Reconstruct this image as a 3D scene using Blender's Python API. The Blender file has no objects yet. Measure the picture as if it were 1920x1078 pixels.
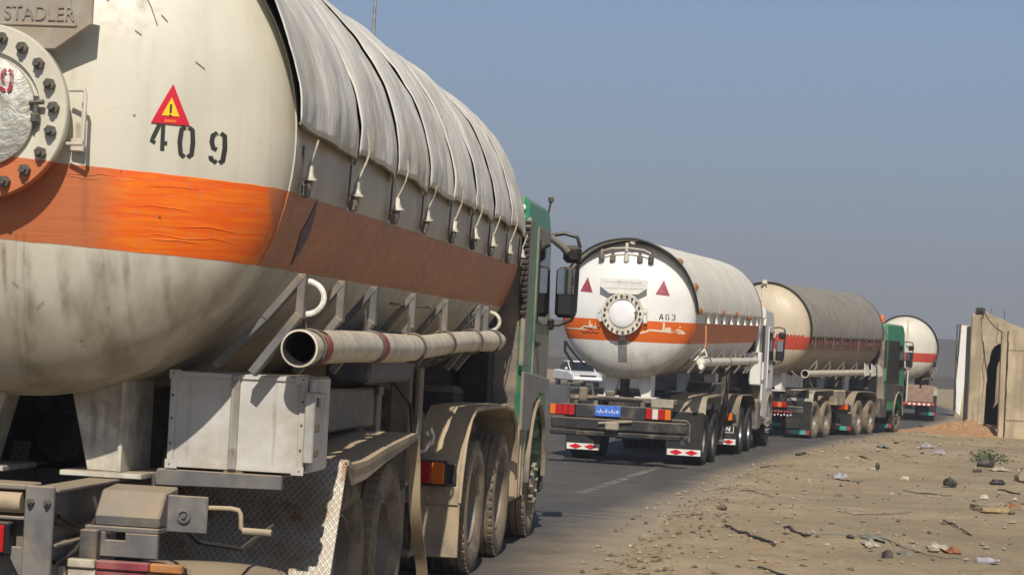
import bpy, bmesh, math, random
from mathutils import Vector, Matrix, noise
sin, cos, pi, sqrt = math.sin, math.cos, math.pi, math.sqrt
R = math.radians
random.seed(11)
SC = bpy.context.scene
COL = SC.collection

# ------------------------------------------------------------------ camera
EYE = 1.70
cam = bpy.data.cameras.new('camera'); cam.sensor_width = 36.0; cam.lens = 75.0
cam.clip_start = 0.1; cam.clip_end = 5000
camo = bpy.data.objects.new('camera', cam); COL.objects.link(camo)
camo.matrix_world = (Matrix.Translation((0, 0, EYE)) @ Matrix.Rotation(R(90 + 1.6018), 4, 'X')
                     @ Matrix.Rotation(R(2.9024), 4, 'Z'))
SC.camera = camo

# ------------------------------------------------------------------ light
SUN_AZ, SUN_EL = 0.5, 45.0            # degrees: behind the camera, high in the afternoon
world = bpy.data.worlds.new('World'); SC.world = world; world.use_nodes = True
wn = world.node_tree; wn.nodes.clear()
wo = wn.nodes.new('ShaderNodeOutputWorld'); bg = wn.nodes.new('ShaderNodeBackground')
sky = wn.nodes.new('ShaderNodeTexSky'); sky.sky_type = 'NISHITA'; sky.sun_disc = False
sky.sun_elevation = R(SUN_EL); sky.sun_rotation = R(180 + SUN_AZ)
sky.air_density = 1.0; sky.dust_density = 1.0; sky.ozone_density = 1.5
tc = wn.nodes.new('ShaderNodeTexCoord'); sx = wn.nodes.new('ShaderNodeSeparateXYZ')
ramp = wn.nodes.new('ShaderNodeValToRGB')
ramp.color_ramp.elements[0].position = 0.0; ramp.color_ramp.elements[0].color = (3.35, 3.4, 3.8, 1)
ramp.color_ramp.elements[1].position = 0.5; ramp.color_ramp.elements[1].color = (2.7, 4.1, 7.3, 1)
e = ramp.color_ramp.elements.new(0.16); e.color = (3.6, 4.95, 7.5, 1)
mixf = wn.nodes.new('ShaderNodeMapRange'); mixf.inputs[1].default_value = 0.0; mixf.inputs[2].default_value = 0.45
mixf.inputs[3].default_value = 0.95; mixf.inputs[4].default_value = 0.0
mx = wn.nodes.new('ShaderNodeMix'); mx.data_type = 'RGBA'
wn.links.new(tc.outputs['Generated'], sx.inputs[0])
wn.links.new(sx.outputs['Z'], ramp.inputs[0]); wn.links.new(sx.outputs['Z'], mixf.inputs[0])
wn.links.new(mixf.outputs[0], mx.inputs[0])
wn.links.new(sky.outputs[0], mx.inputs[6]); wn.links.new(ramp.outputs[0], mx.inputs[7])
wn.links.new(mx.outputs[2], bg.inputs[0]); bg.inputs[1].default_value = 0.07
wn.links.new(bg.outputs[0], wo.inputs[0])

sl = bpy.data.lights.new('sun', 'SUN'); sl.energy = 4.5; sl.angle = R(0.53); sl.color = (1.0, 0.92, 0.785)
so = bpy.data.objects.new('sun', sl); COL.objects.link(so)
sd = Vector((-sin(R(SUN_AZ)) * cos(R(SUN_EL)), -cos(R(SUN_AZ)) * cos(R(SUN_EL)), sin(R(SUN_EL))))
so.rotation_euler = sd.to_track_quat('Z', 'Y').to_euler(); so.location = sd * 30
SC.view_settings.view_transform = 'Standard'; SC.view_settings.look = 'None'
SC.view_settings.exposure = 0.0; SC.view_settings.gamma = 1.0; SC.view_settings.use_curve_mapping = False
SC.cycles.max_bounces = 6; SC.cycles.volume_bounces = 0

# ------------------------------------------------------------------ mesh helper
class MB:
    def __init__(s): s.v = []; s.f = []; s.m = []; s.uv = None
    def add(s, vs, fs, mi=0):
        b = len(s.v); s.v += [tuple(p) for p in vs]
        s.f += [tuple(i + b for i in f) for f in fs]; s.m += [mi] * len(fs)
        return b
    def box(s, x0, x1, y0, y1, z0, z1, c=0.006, mi=0, mat=None):
        if x0 > x1: x0, x1 = x1, x0
        if y0 > y1: y0, y1 = y1, y0
        if z0 > z1: z0, z1 = z1, z0
        c = min(c, (x1 - x0) * .3, (y1 - y0) * .3, (z1 - z0) * .3)
        X = (x0, x1); Y = (y0, y1); Z = (z0, z1); vs = []; idx = {}
        for i in (0, 1):
            for j in (0, 1):
                for k in (0, 1):
                    a = (X[i], Y[j], Z[k]); d = (c * (1 - 2 * i), c * (1 - 2 * j), c * (1 - 2 * k))
                    for t in range(3):
                        q = [a[w] + (d[w] if w != t else 0) for w in range(3)]
                        idx[(i, j, k, t)] = len(vs); vs.append(q)
        fs = []
        I = lambda i, j, k, t: idx[(i, j, k, t)]
        for i in (0, 1):   # faces: vertex type t lies on the face of axis t
            fs.append([I(i, 0, 0, 0), I(i, 1, 0, 0), I(i, 1, 1, 0), I(i, 0, 1, 0)][::1 if i else -1])
            fs.append([I(0, i, 0, 1), I(0, i, 1, 1), I(1, i, 1, 1), I(1, i, 0, 1)][::1 if i else -1])
            fs.append([I(0, 0, i, 2), I(1, 0, i, 2), I(1, 1, i, 2), I(0, 1, i, 2)][::1 if i else -1])
        for i in (0, 1):
            for j in (0, 1):
                s2 = 1 if (i + j) % 2 == 0 else -1
                fs.append([I(i, j, 0, 0), I(i, j, 1, 0), I(i, j, 1, 1), I(i, j, 0, 1)][::s2])
                fs.append([I(i, 0, j, 0), I(i, 0, j, 2), I(i, 1, j, 2), I(i, 1, j, 0)][::s2])
                fs.append([I(0, i, j, 1), I(1, i, j, 1), I(1, i, j, 2), I(0, i, j, 2)][::s2])
        for i in (0, 1):
            for j in (0, 1):
                for k in (0, 1):
                    s3 = 1 if (i + j + k) % 2 == 1 else -1
                    fs.append([I(i, j, k, 0), I(i, j, k, 1), I(i, j, k, 2)][::s3])
        if mat is not None: vs = [mat @ Vector(p) for p in vs]
        s.add(vs, fs, mi); return s
    def prism(s, poly, axis, a, b, c=0.0, mi=0):
        """polygon (2-D) extruded along axis x/y/z from a to b, side edges chamfered by c"""
        n = len(poly)
        ar = sum(poly[i][0] * poly[(i + 1) % n][1] - poly[(i + 1) % n][0] * poly[i][1] for i in range(n))
        if ar < 0: poly = poly[::-1]
        def P(u, w, t):
            return {'x': (t, u, w), 'y': (w, t, u), 'z': (u, w, t)}[axis]
        def inset(d):
            out = []
            for i in range(n):
                p0 = Vector(poly[i - 1]); p1 = Vector(poly[i]); p2 = Vector(poly[(i + 1) % n])
                e1 = (p1 - p0).normalized(); e2 = (p2 - p1).normalized()
                n1 = Vector((-e1.y, e1.x)); n2 = Vector((-e2.y, e2.x))
                m = n1 + n2
                if m.length < 1e-4: m = n1
                m.normalize(); k = d / max(.5, m.dot(n1)); out.append(p1 + m * k)
            return out
        rings = []
        if c > 0:
            ip = inset(c)
            rings = [(ip, a), (poly, a + c), (poly, b - c), (ip, b)]
        else: rings = [(poly, a), (poly, b)]
        vs = []
        for pl, t in rings: vs += [P(p[0], p[1], t) for p in pl]
        fs = []
        for r in range(len(rings) - 1):
            for i in range(n):
                j = (i + 1) % n
                fs.append((r * n + i, r * n + j, (r + 1) * n + j, (r + 1) * n + i))
        fs.append(tuple(range(n))[::-1]); fs.append(tuple((len(rings) - 1) * n + i for i in range(n)))
        s.add(vs, fs, mi); return s
    def tube(s, pts, r, n=8, mi=0, caps=True, closed=False):
        pts = [Vector(p) for p in pts]; rs = r if isinstance(r, (list, tuple)) else [r] * len(pts)
        vs = []; fs = []; N = len(pts); up = None
        for i, p in enumerate(pts):
            if closed: d = pts[(i + 1) % N] - pts[i - 1]
            else: d = pts[min(i + 1, N - 1)] - pts[max(i - 1, 0)]
            d.normalize()
            if up is None:
                up = Vector((0, 0, 1)) if abs(d.z) < .9 else Vector((1, 0, 0))
            a = d.cross(up).normalized(); up = a.cross(d).normalized()
            for k in range(n):
                t = 2 * pi * k / n; vs.append(p + a * (rs[i] * cos(t)) + up * (rs[i] * sin(t)))
        for i in range(N if closed else N - 1):
            i2 = (i + 1) % N
            for k in range(n):
                k2 = (k + 1) % n
                fs.append((i * n + k, i * n + k2, i2 * n + k2, i2 * n + k))
        if caps and not closed:
            fs.append(tuple(range(n))[::-1]); fs.append(tuple((N - 1) * n + k for k in range(n)))
        s.add(vs, fs, mi); return s
    def lathe(s, prof, origin, axis, n=24, mi=0, close=False):
        """prof: list of (radius, distance along axis)"""
        o = Vector(origin); ax = Vector(axis).normalized()
        t = Vector((0, 0, 1)) if abs(ax.z) < .9 else Vector((1, 0, 0))
        a = ax.cross(t).normalized(); b = ax.cross(a).normalized()
        vs = []; fs = []
        for r, h in prof:
            for k in range(n):
                w = 2 * pi * k / n; vs.append(o + ax * h + a * (r * cos(w)) + b * (r * sin(w)))
        M = len(prof)
        for i in range(M if close else M - 1):
            i2 = (i + 1) % M
            for k in range(n):
                k2 = (k + 1) % n; fs.append((i * n + k, i * n + k2, i2 * n + k2, i2 * n + k)[::-1])
        s.add(vs, fs, mi); return s
    def grid(s, fn, nu, nv, mi=0, uvfn=None):
        vs = [fn(i / nu, j / nv) for i in range(nu + 1) for j in range(nv + 1)]
        fs = [(i * (nv + 1) + j, (i + 1) * (nv + 1) + j, (i + 1) * (nv + 1) + j + 1, i * (nv + 1) + j + 1)
              for i in range(nu) for j in range(nv)]
        s.add(vs, fs, mi)
        if uvfn:
            if s.uv is None: s.uv = {}
            b = len(s.v) - len(vs)
            for i in range(nu + 1):
                for j in range(nv + 1): s.uv[b + i * (nv + 1) + j] = uvfn(i / nu, j / nv)
        return s
    def sheet(s, fn, th, nu, nv, mi=0):
        """grid with a thickness: fn(u,v)->(point, normal)"""
        A = [fn(i / nu, j / nv) for i in range(nu + 1) for j in range(nv + 1)]
        vs = [p for p, q in A] + [Vector(p) - Vector(q) * th for p, q in A]; K = len(A); w = nv + 1
        fs = []
        for i in range(nu):
            for j in range(nv):
                f = (i * w + j, (i + 1) * w + j, (i + 1) * w + j + 1, i * w + j + 1)
                fs.append(f); fs.append(tuple(x + K for x in f[::-1]))
        for i in range(nu):
            for j in (0, nv): fs.append((i * w + j, (i + 1) * w + j, (i + 1) * w + j + K, i * w + j + K))
        for j in range(nv):
            for i in (0, nu): fs.append((i * w + j, i * w + j + 1, i * w + j + 1 + K, i * w + j + K))
        s.add(vs, fs, mi); return s
    def mesh(s, name, mats, smooth=35):
        me = bpy.data.meshes.new(name); me.from_pydata(s.v, [], s.f)
        for m in (mats if isinstance(mats, (list, tuple)) else [mats]): me.materials.append(m)
        me.polygons.foreach_set('material_index', s.m)
        if s.uv:
            ul = me.uv_layers.new(name='UVMap')
            for l in me.loops: ul.data[l.index].uv = s.uv.get(l.vertex_index, (0, 0))
        me.validate(); me.update()
        if 0 < len(s.f) < 30000:
            bm = bmesh.new(); bm.from_mesh(me); bmesh.ops.recalc_face_normals(bm, faces=bm.faces); bm.to_mesh(me); bm.free()
        if smooth:
            me.polygons.foreach_set('use_smooth', [True] * len(me.polygons))
            me.set_sharp_from_angle(angle=R(smooth))
        return me
    def build(s, name, mats, parent=None, smooth=35, loc=None, rot=None, label=None):
        o = bpy.data.objects.new(name, s.mesh(name, mats, smooth)); COL.objects.link(o)
        if parent: o.parent = parent
        if loc: o.location = loc
        if rot: o.rotation_euler = rot
        if label: o['label'] = label
        return o

def tag(o, label=None, cat=None, group=None, kind=None):
    if label: o['label'] = label
    if cat: o['category'] = cat
    if group: o['group'] = group
    if kind: o['kind'] = kind
    return o
def empty(name, loc, rz=0):
    o = bpy.data.objects.new(name, None); COL.objects.link(o); o.location = loc; o.rotation_euler = (0, 0, rz)
    o.empty_display_size = .2; return o
def copy(o, parent=None, mat=None):
    c = o.copy(); COL.objects.link(c)
    if parent: c.parent = parent
    return c
def smooth01(t): t = max(0., min(1., t)); return t * t * (3 - 2 * t)
def lerp(a, b, t): return a + (b - a) * t

# ------------------------------------------------------------------ materials
class NT:
    def __init__(s, name):
        s.mat = bpy.data.materials.new(name); s.mat.use_nodes = True; s.t = s.mat.node_tree
        s.b = s.t.nodes['Principled BSDF']; s.tc = s.t.nodes.new('ShaderNodeTexCoord')
    def n(s, ty): return s.t.nodes.new(ty)
    def l(s, a, b): s.t.links.new(a, b)
    def mapped(s, scale, src='Object', loc=(0, 0, 0)):
        m = s.n('ShaderNodeMapping'); m.inputs['Scale'].default_value = scale; m.inputs['Location'].default_value = loc
        s.l(s.tc.outputs[src], m.inputs[0]); return m.outputs[0]
    def noise(s, scale=(1, 1, 1), sc=1.0, det=4.0, rough=.55, src='Object', dist=0., loc=(0, 0, 0)):
        q = s.n('ShaderNodeTexNoise'); q.inputs['Scale'].default_value = sc; q.inputs['Detail'].default_value = det
        q.inputs['Roughness'].default_value = rough; q.inputs['Distortion'].default_value = dist
        s.l(s.mapped(scale, src, loc), q.inputs['Vector']); return q.outputs['Fac']
    def rng(s, v, a, b, c=0., d=1., smooth=True):
        m = s.n('ShaderNodeMapRange'); m.interpolation_type = 'SMOOTHSTEP' if smooth else 'LINEAR'
        for i, x in ((1, a), (2, b), (3, c), (4, d)): m.inputs[i].default_value = x
        s.l(v, m.inputs[0]); return m.outputs[0]
    def math(s, op, a, b=None):
        m = s.n('ShaderNodeMath'); m.operation = op
        for i, x in ((0, a), (1, b)):
            if x is None: continue
            if isinstance(x, (int, float)): m.inputs[i].default_value = x
            else: s.l(x, m.inputs[i])
        return m.outputs[0]
    def mix(s, f, a, b):
        m = s.n('ShaderNodeMix'); m.data_type = 'RGBA'
        for i, x in ((0, f), (6, a), (7, b)):
            if isinstance(x, (int, float)): m.inputs[i].default_value = x
            elif isinstance(x, tuple): m.inputs[i].default_value = (*x[:3], 1)
            else: s.l(x, m.inputs[i])
        return m.outputs[2]
    def xyz(s, src='Object'):
        q = s.n('ShaderNodeSeparateXYZ'); s.l(s.tc.outputs[src], q.inputs[0]); return q.outputs
    def upness(s):
        g = s.n('ShaderNodeNewGeometry'); q = s.n('ShaderNodeSeparateXYZ'); s.l(g.outputs['Normal'], q.inputs[0]); return q.outputs[2]
    def bump(s, h, strength=.3, dist=.01):
        b = s.n('ShaderNodeBump'); b.inputs['Strength'].default_value = strength; b.inputs['Distance'].default_value = dist
        s.l(h, b.inputs['Height']); s.l(b.outputs[0], s.b.inputs['Normal'])
    def done(s, col, rough=.6, metal=0., spec=None):
        if isinstance(col, tuple): s.b.inputs['Base Color'].default_value = (*col, 1)
        else: s.l(col, s.b.inputs['Base Color'])
        if isinstance(rough, (int, float)): s.b.inputs['Roughness'].default_value = rough
        else: s.l(rough, s.b.inputs['Roughness'])
        s.b.inputs['Metallic'].default_value = metal
        if spec is not None: s.b.inputs['Specular IOR Level'].default_value = spec
        return s.mat
DUST = (.30, .235, .165)
RUST = (.16, .065, .025)
def worn(name, base, rough=.55, metal=0., dust=.4, up=.5, rust=0., var=.25, scale=3., bump=.15, dustcol=DUST):
    t = NT(name)
    v = t.noise(sc=scale * 2, det=6)
    c = t.mix(t.rng(v, .3, .7), tuple(x * (1 - var) for x in base), tuple(min(1, x * (1 + var)) for x in base))
    d = t.noise(sc=scale, det=8, rough=.65, loc=(3, 7, 1))
    dm = t.rng(d, .62 - dust * .5, .95 - dust * .5)
    u = t.rng(t.upness(), .1, .9, 0, up)
    dm = t.math('MINIMUM', t.math('ADD', t.math('MULTIPLY', dm, min(1., .35 + dust)), u), .97)
    c = t.mix(dm, c, dustcol)
    if rust > 0:
        r = t.noise(sc=scale * 2.6, det=8, rough=.7, loc=(9, 2, 5))
        c = t.mix(t.rng(r, .72 - rust * .25, .8 - rust * .2), c, RUST)
    t.bump(t.noise(sc=scale * 14, det=5), bump, .004)
    ro = t.math('ADD', t.math('MULTIPLY', dm, .3), rough)
    return t.done(c, ro, metal)
def plain(name, col, rough=.5, metal=0., spec=None):
    t = NT(name); return t.done(col, rough, metal, spec)

M = {}
M['chassis'] = worn('chassis_paint', (.05, .05, .052), dust=.40, up=.65, rust=.12)
M['chassis_dark'] = worn('chassis_dark', (.025, .025, .027), dust=.3, up=.6)
M['dusty_steel'] = worn('dusty_steel', (.125, .127, .132), dust=.42, up=.8, rust=.16, var=.2)
M['tan_guard'] = worn('tan_dusty_guard', (.15, .135, .115), dust=.68, up=.85, var=.3, rust=.12, scale=2.2, dustcol=(.43, .335, .22))
M['grey_guard'] = worn('grey_dusty_guard', (.10, .10, .105), dust=.55, up=.7)
M['tyre'] = worn('tyre_rubber', (.04, .036, .03), rough=.85, dust=.66, up=.35, var=.25, scale=3, dustcol=(.26, .205, .14))
M['tyre_dark'] = worn('tyre_rubber_dark', (.02, .02, .021), rough=.8, dust=.2, up=.2, var=.2, scale=4, dustcol=(.15, .135, .11))
M['rim'] = worn('wheel_rim', (.16, .155, .15), rough=.45, metal=.3, dust=.5, up=.4, rust=.2)
M['steel_bright'] = worn('bright_rim', (.6, .6, .6), rough=.22, metal=.9, dust=.15, up=.3)
M['white_box'] = worn('white_painted_metal', (.54, .535, .51), rough=.45, dust=.42, up=.5, rust=.1, var=.1, scale=2)
M['white'] = worn('white_paint', (.74, .73, .70), rough=.45, dust=.2, up=.35, var=.05)
M['cream'] = worn('cream_paint', (.62, .58, .49), rough=.5, dust=.35, up=.4, rust=.05, var=.08)
M['hose'] = worn('pale_hose', (.60, .54, .43), rough=.6, dust=.38, up=.2, var=.12, scale=6)
M['hose_in'] = plain('hose_inside', (.006, .006, .006), .9)
M['hose_red'] = worn('red_hose_tape', (.24, .03, .03), dust=.3, up=.2, scale=8)
M['black'] = worn('black_plastic', (.012, .012, .013), rough=.45, dust=.12, up=.3)
M['rubber'] = worn('black_rubber', (.016, .016, .017), rough=.7, dust=.14, up=.4)
M['glass'] = plain('dark_glass', (.008, .010, .012), .06, 0., .6)
M['mirror'] = plain('mirror_glass', (.85, .87, .9), .03, 1.)
M['green'] = worn('green_cab_paint', (.012, .26, .12), rough=.35, dust=.3, up=.5, var=.12)
M['green_dusty'] = worn('green_cab_dusty', (.03, .12, .07), rough=.5, dust=.8, up=.4, var=.12, dustcol=(.25, .24, .19))
M['cab_white'] = worn('white_cab_paint', (.72, .72, .71), rough=.4, dust=.15, up=.4, var=.04)
M['lamp_red'] = plain('red_lens', (.42, .012, .012), .2)
M['lamp_orange'] = plain('orange_lens', (.65, .16, .015), .2)
M['lamp_clear'] = plain('clear_lens', (.65, .6, .55), .15)
M['red_paint'] = worn('red_paint', (.40, .035, .04), rough=.4, dust=.2, up=.3, scale=6)
M['red_sign'] = plain('red_reflector', (.60, .015, .035), .3)
M['yellow_sign'] = plain('yellow_reflector', (.80, .55, .02), .35)
M['orange_sign'] = plain('orange_reflector', (.75, .16, .03), .35)
M['maroon'] = worn('faded_maroon', (.30, .055, .085), rough=.5, dust=.1, up=.1, scale=6)
M['purple'] = worn('dull_purple', (.095, .055, .085), rough=.6, dust=.25, up=.1, scale=6)
M['bar_red'] = worn('red_reflective_strip', (.27, .05, .065), rough=.4, dust=.3, up=.3, scale=6)
M['bar_cream'] = worn('cream_reflective_strip', (.50, .45, .36), rough=.4, dust=.4, up=.3, scale=6)
M['bar_orange'] = worn('orange_reflective_strip', (.42, .17, .05), rough=.4, dust=.3, up=.3, scale=6)
M['plate_blue'] = worn('blue_number_plate', (.06, .17, .62), rough=.35, dust=.08, up=.1, scale=8)
M['teal'] = worn('teal_strip', (.06, .35, .31), rough=.4, dust=.25, up=.2, scale=6)
M['disc'] = worn('rusty_orange_disc', (.36, .12, .04), rough=.5, dust=.2, up=.2, scale=12)
M['rope'] = worn('frayed_rope', (.40, .36, .29), rough=.9, dust=.3, up=.2, scale=20)
M['bell'] = worn('white_plastic_weight', (.78, .76, .70), rough=.4, dust=.12, up=.2, scale=10)
M['bolt'] = worn('dark_bolt', (.15, .14, .12), rough=.45, metal=.5, dust=.3, up=.6, rust=.2, scale=14)
def stencil(name, col):
    t = NT(name); t.mat.blend_method = 'HASHED' if hasattr(t.mat, 'blend_method') else None
    f = t.rng(t.noise(sc=40, det=5, rough=.7), .30, .40)
    f2 = t.rng(t.noise(sc=9, det=3, loc=(4, 4, 4)), .25, .42)
    t.l(t.math('MULTIPLY', f, f2), t.b.inputs['Alpha']); return t.done(col, .6)
M['stencil'] = stencil('black_stencil_paint', (.025, .025, .025))
M['stencil_red'] = stencil('red_stencil_paint', (.33, .03, .04))
M['stencil_white'] = stencil('white_stencil_paint', (.82, .66, .50))
def grime(name, col, amount):
    t = NT(name)
    f = t.noise(scale=(26, 26, 1.6), sc=1., det=6, rough=.65); g = t.noise(sc=7, det=5)
    at = t.n('ShaderNodeAttribute'); at.attribute_name = 'fade'
    a = t.math('MULTIPLY', t.rng(f, .25, .7), t.rng(g, .2, .65)); a = t.math('MULTIPLY', t.math('MULTIPLY', a, at.outputs['Fac']), amount)
    t.l(a, t.b.inputs['Alpha']); return t.done(col, .75)
M['grime'] = grime('brown_grime_run', (.17, .13, .075), .45)
M['rust_run'] = grime('rust_run', (.24, .10, .035), .8)
def foil():
    t = NT('dented_aluminium_foil')
    h = t.noise(sc=11, det=5, rough=.6, dist=1.2)
    t.bump(h, .55, .03)
    c = t.mix(t.rng(t.noise(sc=18, det=5), .4, .7), (.50, .50, .47), (.34, .32, .27))
    return t.done(c, .55, .4)
M['foil'] = foil()
def treadplate():
    t = NT('diamond_treadplate')
    # crossing raised bars of a chequer plate
    def bars(ang):
        m = t.n('ShaderNodeMapping'); m.inputs['Rotation'].default_value = (0, R(ang), 0); t.l(t.tc.outputs['Object'], m.inputs[0])
        w = t.n('ShaderNodeTexWave'); w.inputs['Scale'].default_value = 12.; w.bands_direction = 'X'; w.inputs['Distortion'].default_value = 0.
        t.l(m.outputs[0], w.inputs['Vector']); return t.rng(w.outputs['Fac'], .62, .88)
    a = bars(40); b = bars(-40)
    h = t.math('MAXIMUM', a, b)
    d = t.noise(sc=3.2, det=8, rough=.65)
    n2 = t.noise(sc=9, det=6)
    c = t.mix(t.rng(d, .36, .66), (.46, .45, .42), (.34, .27, .19))
    c = t.mix(t.rng(n2, .56, .68), c, (.24, .125, .06))
    c = t.mix(t.math('MULTIPLY', t.rng(h, 0., 1., 1., 0.), .45), c, (.15, .12, .09))
    t.bump(h, .9, .008)
    return t.done(c, .42, .35)
M['tread'] = treadplate()

def tank_mat(name, white, band, lo, hi, tilt=0., patch=None, bright=(.86, .125, .006), streak=.5, dirt_shade_col=(.33, .27, .18), side_dust_shade=.35, flank=(.36, .31, .235)):
    t = NT(name); x, y, z = t.xyz()
    # paint with stains: soft vertical runs, dusty blotches, chips
    blot = t.noise(sc=1.6, det=6, rough=.6)
    run = t.noise(scale=(4.2, 4.2, .22), sc=1., det=4, rough=.55, loc=(2, 0, 0))
    fine = t.noise(sc=22, det=6, rough=.65)
    c = t.mix(t.rng(blot, .3, .75), white, tuple(q * .86 for q in white))
    low = t.rng(z, -.40, -1.1, 0., .95)          # road dirt on the belly, with underside shade painted into the ramp
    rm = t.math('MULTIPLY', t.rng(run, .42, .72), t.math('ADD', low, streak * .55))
    c = t.mix(t.math('MINIMUM', rm, .62), c, dirt_shade_col)
    c = t.mix(t.math('MULTIPLY', t.rng(z, -.55, -1.15, 0., .55), t.rng(blot, .25, .6, .7, 1.)), c, dirt_shade_col)  # even tint towards the bottom: belly dirt plus painted underside shade
    c = t.mix(t.math('MULTIPLY', t.rng(fine, .55, .75), .22), c, (.35, .29, .2))
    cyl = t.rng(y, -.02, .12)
    chips = t.n('ShaderNodeTexVoronoi'); chips.inputs['Scale'].default_value = 5.5
    t.l(t.tc.outputs['Object'], chips.inputs['Vector'])
    ch = t.rng(chips.outputs['Distance'], .035, .06, 1., 0.)
    c = t.mix(t.math('MULTIPLY', ch, t.rng(blot, .45, .5)), c, (.16, .12, .08))
    # band
    zz = t.math('ADD', z, t.math('MULTIPLY', x, tilt))
    edge = t.math('MULTIPLY', t.math('SUBTRACT', t.noise(sc=7, det=3), .5), .012)
    zz = t.math('ADD', zz, edge)
    bm = t.math('MULTIPLY', t.rng(zz, lo, lo + .006), t.rng(zz, hi - .006, hi, 1., 0.))
    wr = t.noise(scale=(1.2, 1.2, 13), sc=2.2, det=5, rough=.65, dist=.6)
    dull = t.mix(t.rng(blot, .3, .7), band, tuple(q * .8 for q in band))
    bcol = dull
    if patch:
        pm = t.math('MULTIPLY', t.math('POWER', t.rng(t.math('ADD', x, t.math('MULTIPLY', t.math('SUBTRACT', blot, .5), .35)), patch[0], patch[0] + .22), .8), t.rng(x, patch[1] - .02, patch[1], 1., 0.))
        pm = t.math('MULTIPLY', pm, t.rng(y, -.1, .02, 1., 0.))
        br = t.mix(t.rng(wr, .4, .68), bright, (bright[0] * 1.05, bright[1] * 1.75, bright[2] * 1.2))
        br = t.mix(t.math('MULTIPLY', t.rng(t.noise(scale=(1.5, 1.5, 24), sc=3., det=4, dist=.5, loc=(5, 1, 2)), .64, .72), .55), br, (.62, .36, .2))
        bcol = t.mix(pm, dull, br)
    bcol = t.mix(t.math('MULTIPLY', t.rng(fine, .5, .8), .35), bcol, (.30, .22, .15))
    c = t.mix(bm, c, bcol)
    c = t.mix(t.math('MULTIPLY', t.math('MULTIPLY', cyl, side_dust_shade), t.rng(blot, .2, .7, .75, 1.)), c, flank)  # flank tint: dust, with the unlit side's shade painted in
    if patch:     # wiped and scraped patch on the flank band
        sm = t.math('MULTIPLY', t.rng(y, .85, 1.25), t.rng(y, 1.7, 2.1, 1., 0.))
        sm = t.math('MULTIPLY', sm, t.rng(z, -.46, -.32)); sm = t.math('MULTIPLY', sm, t.rng(z, -.06, -.16, 1., 0.))
        sc = t.rng(t.noise(scale=(1, 3.2, 1.), sc=2.4, det=6, rough=.7, dist=1.), .45, .58)
        c = t.mix(t.math('MULTIPLY', t.math('MULTIPLY', sm, sc), .9), c, (.40, .38, .33))
    h = t.math('ADD', t.math('MULTIPLY', wr, t.math('MULTIPLY', bm, 1.)), t.math('MULTIPLY', fine, .12))
    t.bump(h, .22, .012)
    return t.done(c, t.rng(fine, .3, .7, .38, .6), 0.)
M['tank_a'] = tank_mat('cream_tank_paint', (.66, .63, .525), (.56, .165, .06), -.535, -.172, tilt=.045, patch=(.40, 1.17), streak=.42, side_dust_shade=.42, flank=(.19, .15, .105), dirt_shade_col=(.25, .205, .13))
M['tank_b'] = tank_mat('white_tank_paint', (.80, .80, .78), (.74, .135, .010), -.55, -.165, streak=.12, dirt_shade_col=(.42, .37, .28), side_dust_shade=.22, flank=(.26, .23, .19))
M['tank_d'] = tank_mat('pale_tank_paint', (.64, .60, .52), (.52, .06, .03), -.50, -.15, streak=.3, side_dust_shade=.5, flank=(.19, .165, .13))
M['tank_c'] = tank_mat('beige_tank_paint', (.56, .47, .34), (.52, .06, .025), -.50, -.15, streak=.4, side_dust_shade=.78, flank=(.19, .165, .13))
M['flank_band'] = None

def cloth(name, base, dark, scale=26., stain=.5):
    t = NT(name)
    u = t.noise(scale=(1.6, scale * .45, 1), sc=1., det=7, rough=.68, src='UV', dist=.35)
    w = t.noise(scale=(2.6, scale * 2.2, 1), sc=1., det=6, rough=.65, src='UV', loc=(3, 3, 0), dist=.25)
    b = t.noise(sc=1.7, det=7, rough=.62); f = t.noise(sc=55, det=4)
    c = t.mix(t.rng(u, .34, .62), dark, base)
    c = t.mix(t.math('MULTIPLY', t.rng(b, .45, .68), stain), c, tuple(q * s for q, s in zip(base, (.72, .66, .54))))
    c = t.mix(t.math('MULTIPLY', t.rng(w, .56, .70), .55), c, tuple(q * .55 for q in dark))
    c = t.mix(t.math('MULTIPLY', t.rng(w, .42, .30), .35), c, (.74, .73, .70))
    t.bump(t.math('ADD', t.math('ADD', u, t.math('MULTIPLY', w, .5)), t.math('MULTIPLY', f, .08)), .6, .03)
    return t.done(c, .8)
M['tarp'] = cloth('weathered_canvas', (.72, .70, .655), (.56, .545, .50), 14.)
M['tarp_b'] = cloth('cream_canvas', (.74, .71, .63), (.66, .63, .55), 5., .25)
M['cover_c'] = cloth('dusty_grey_cover', (.27, .25, .215), (.22, .20, .175), 4., .25)

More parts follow.
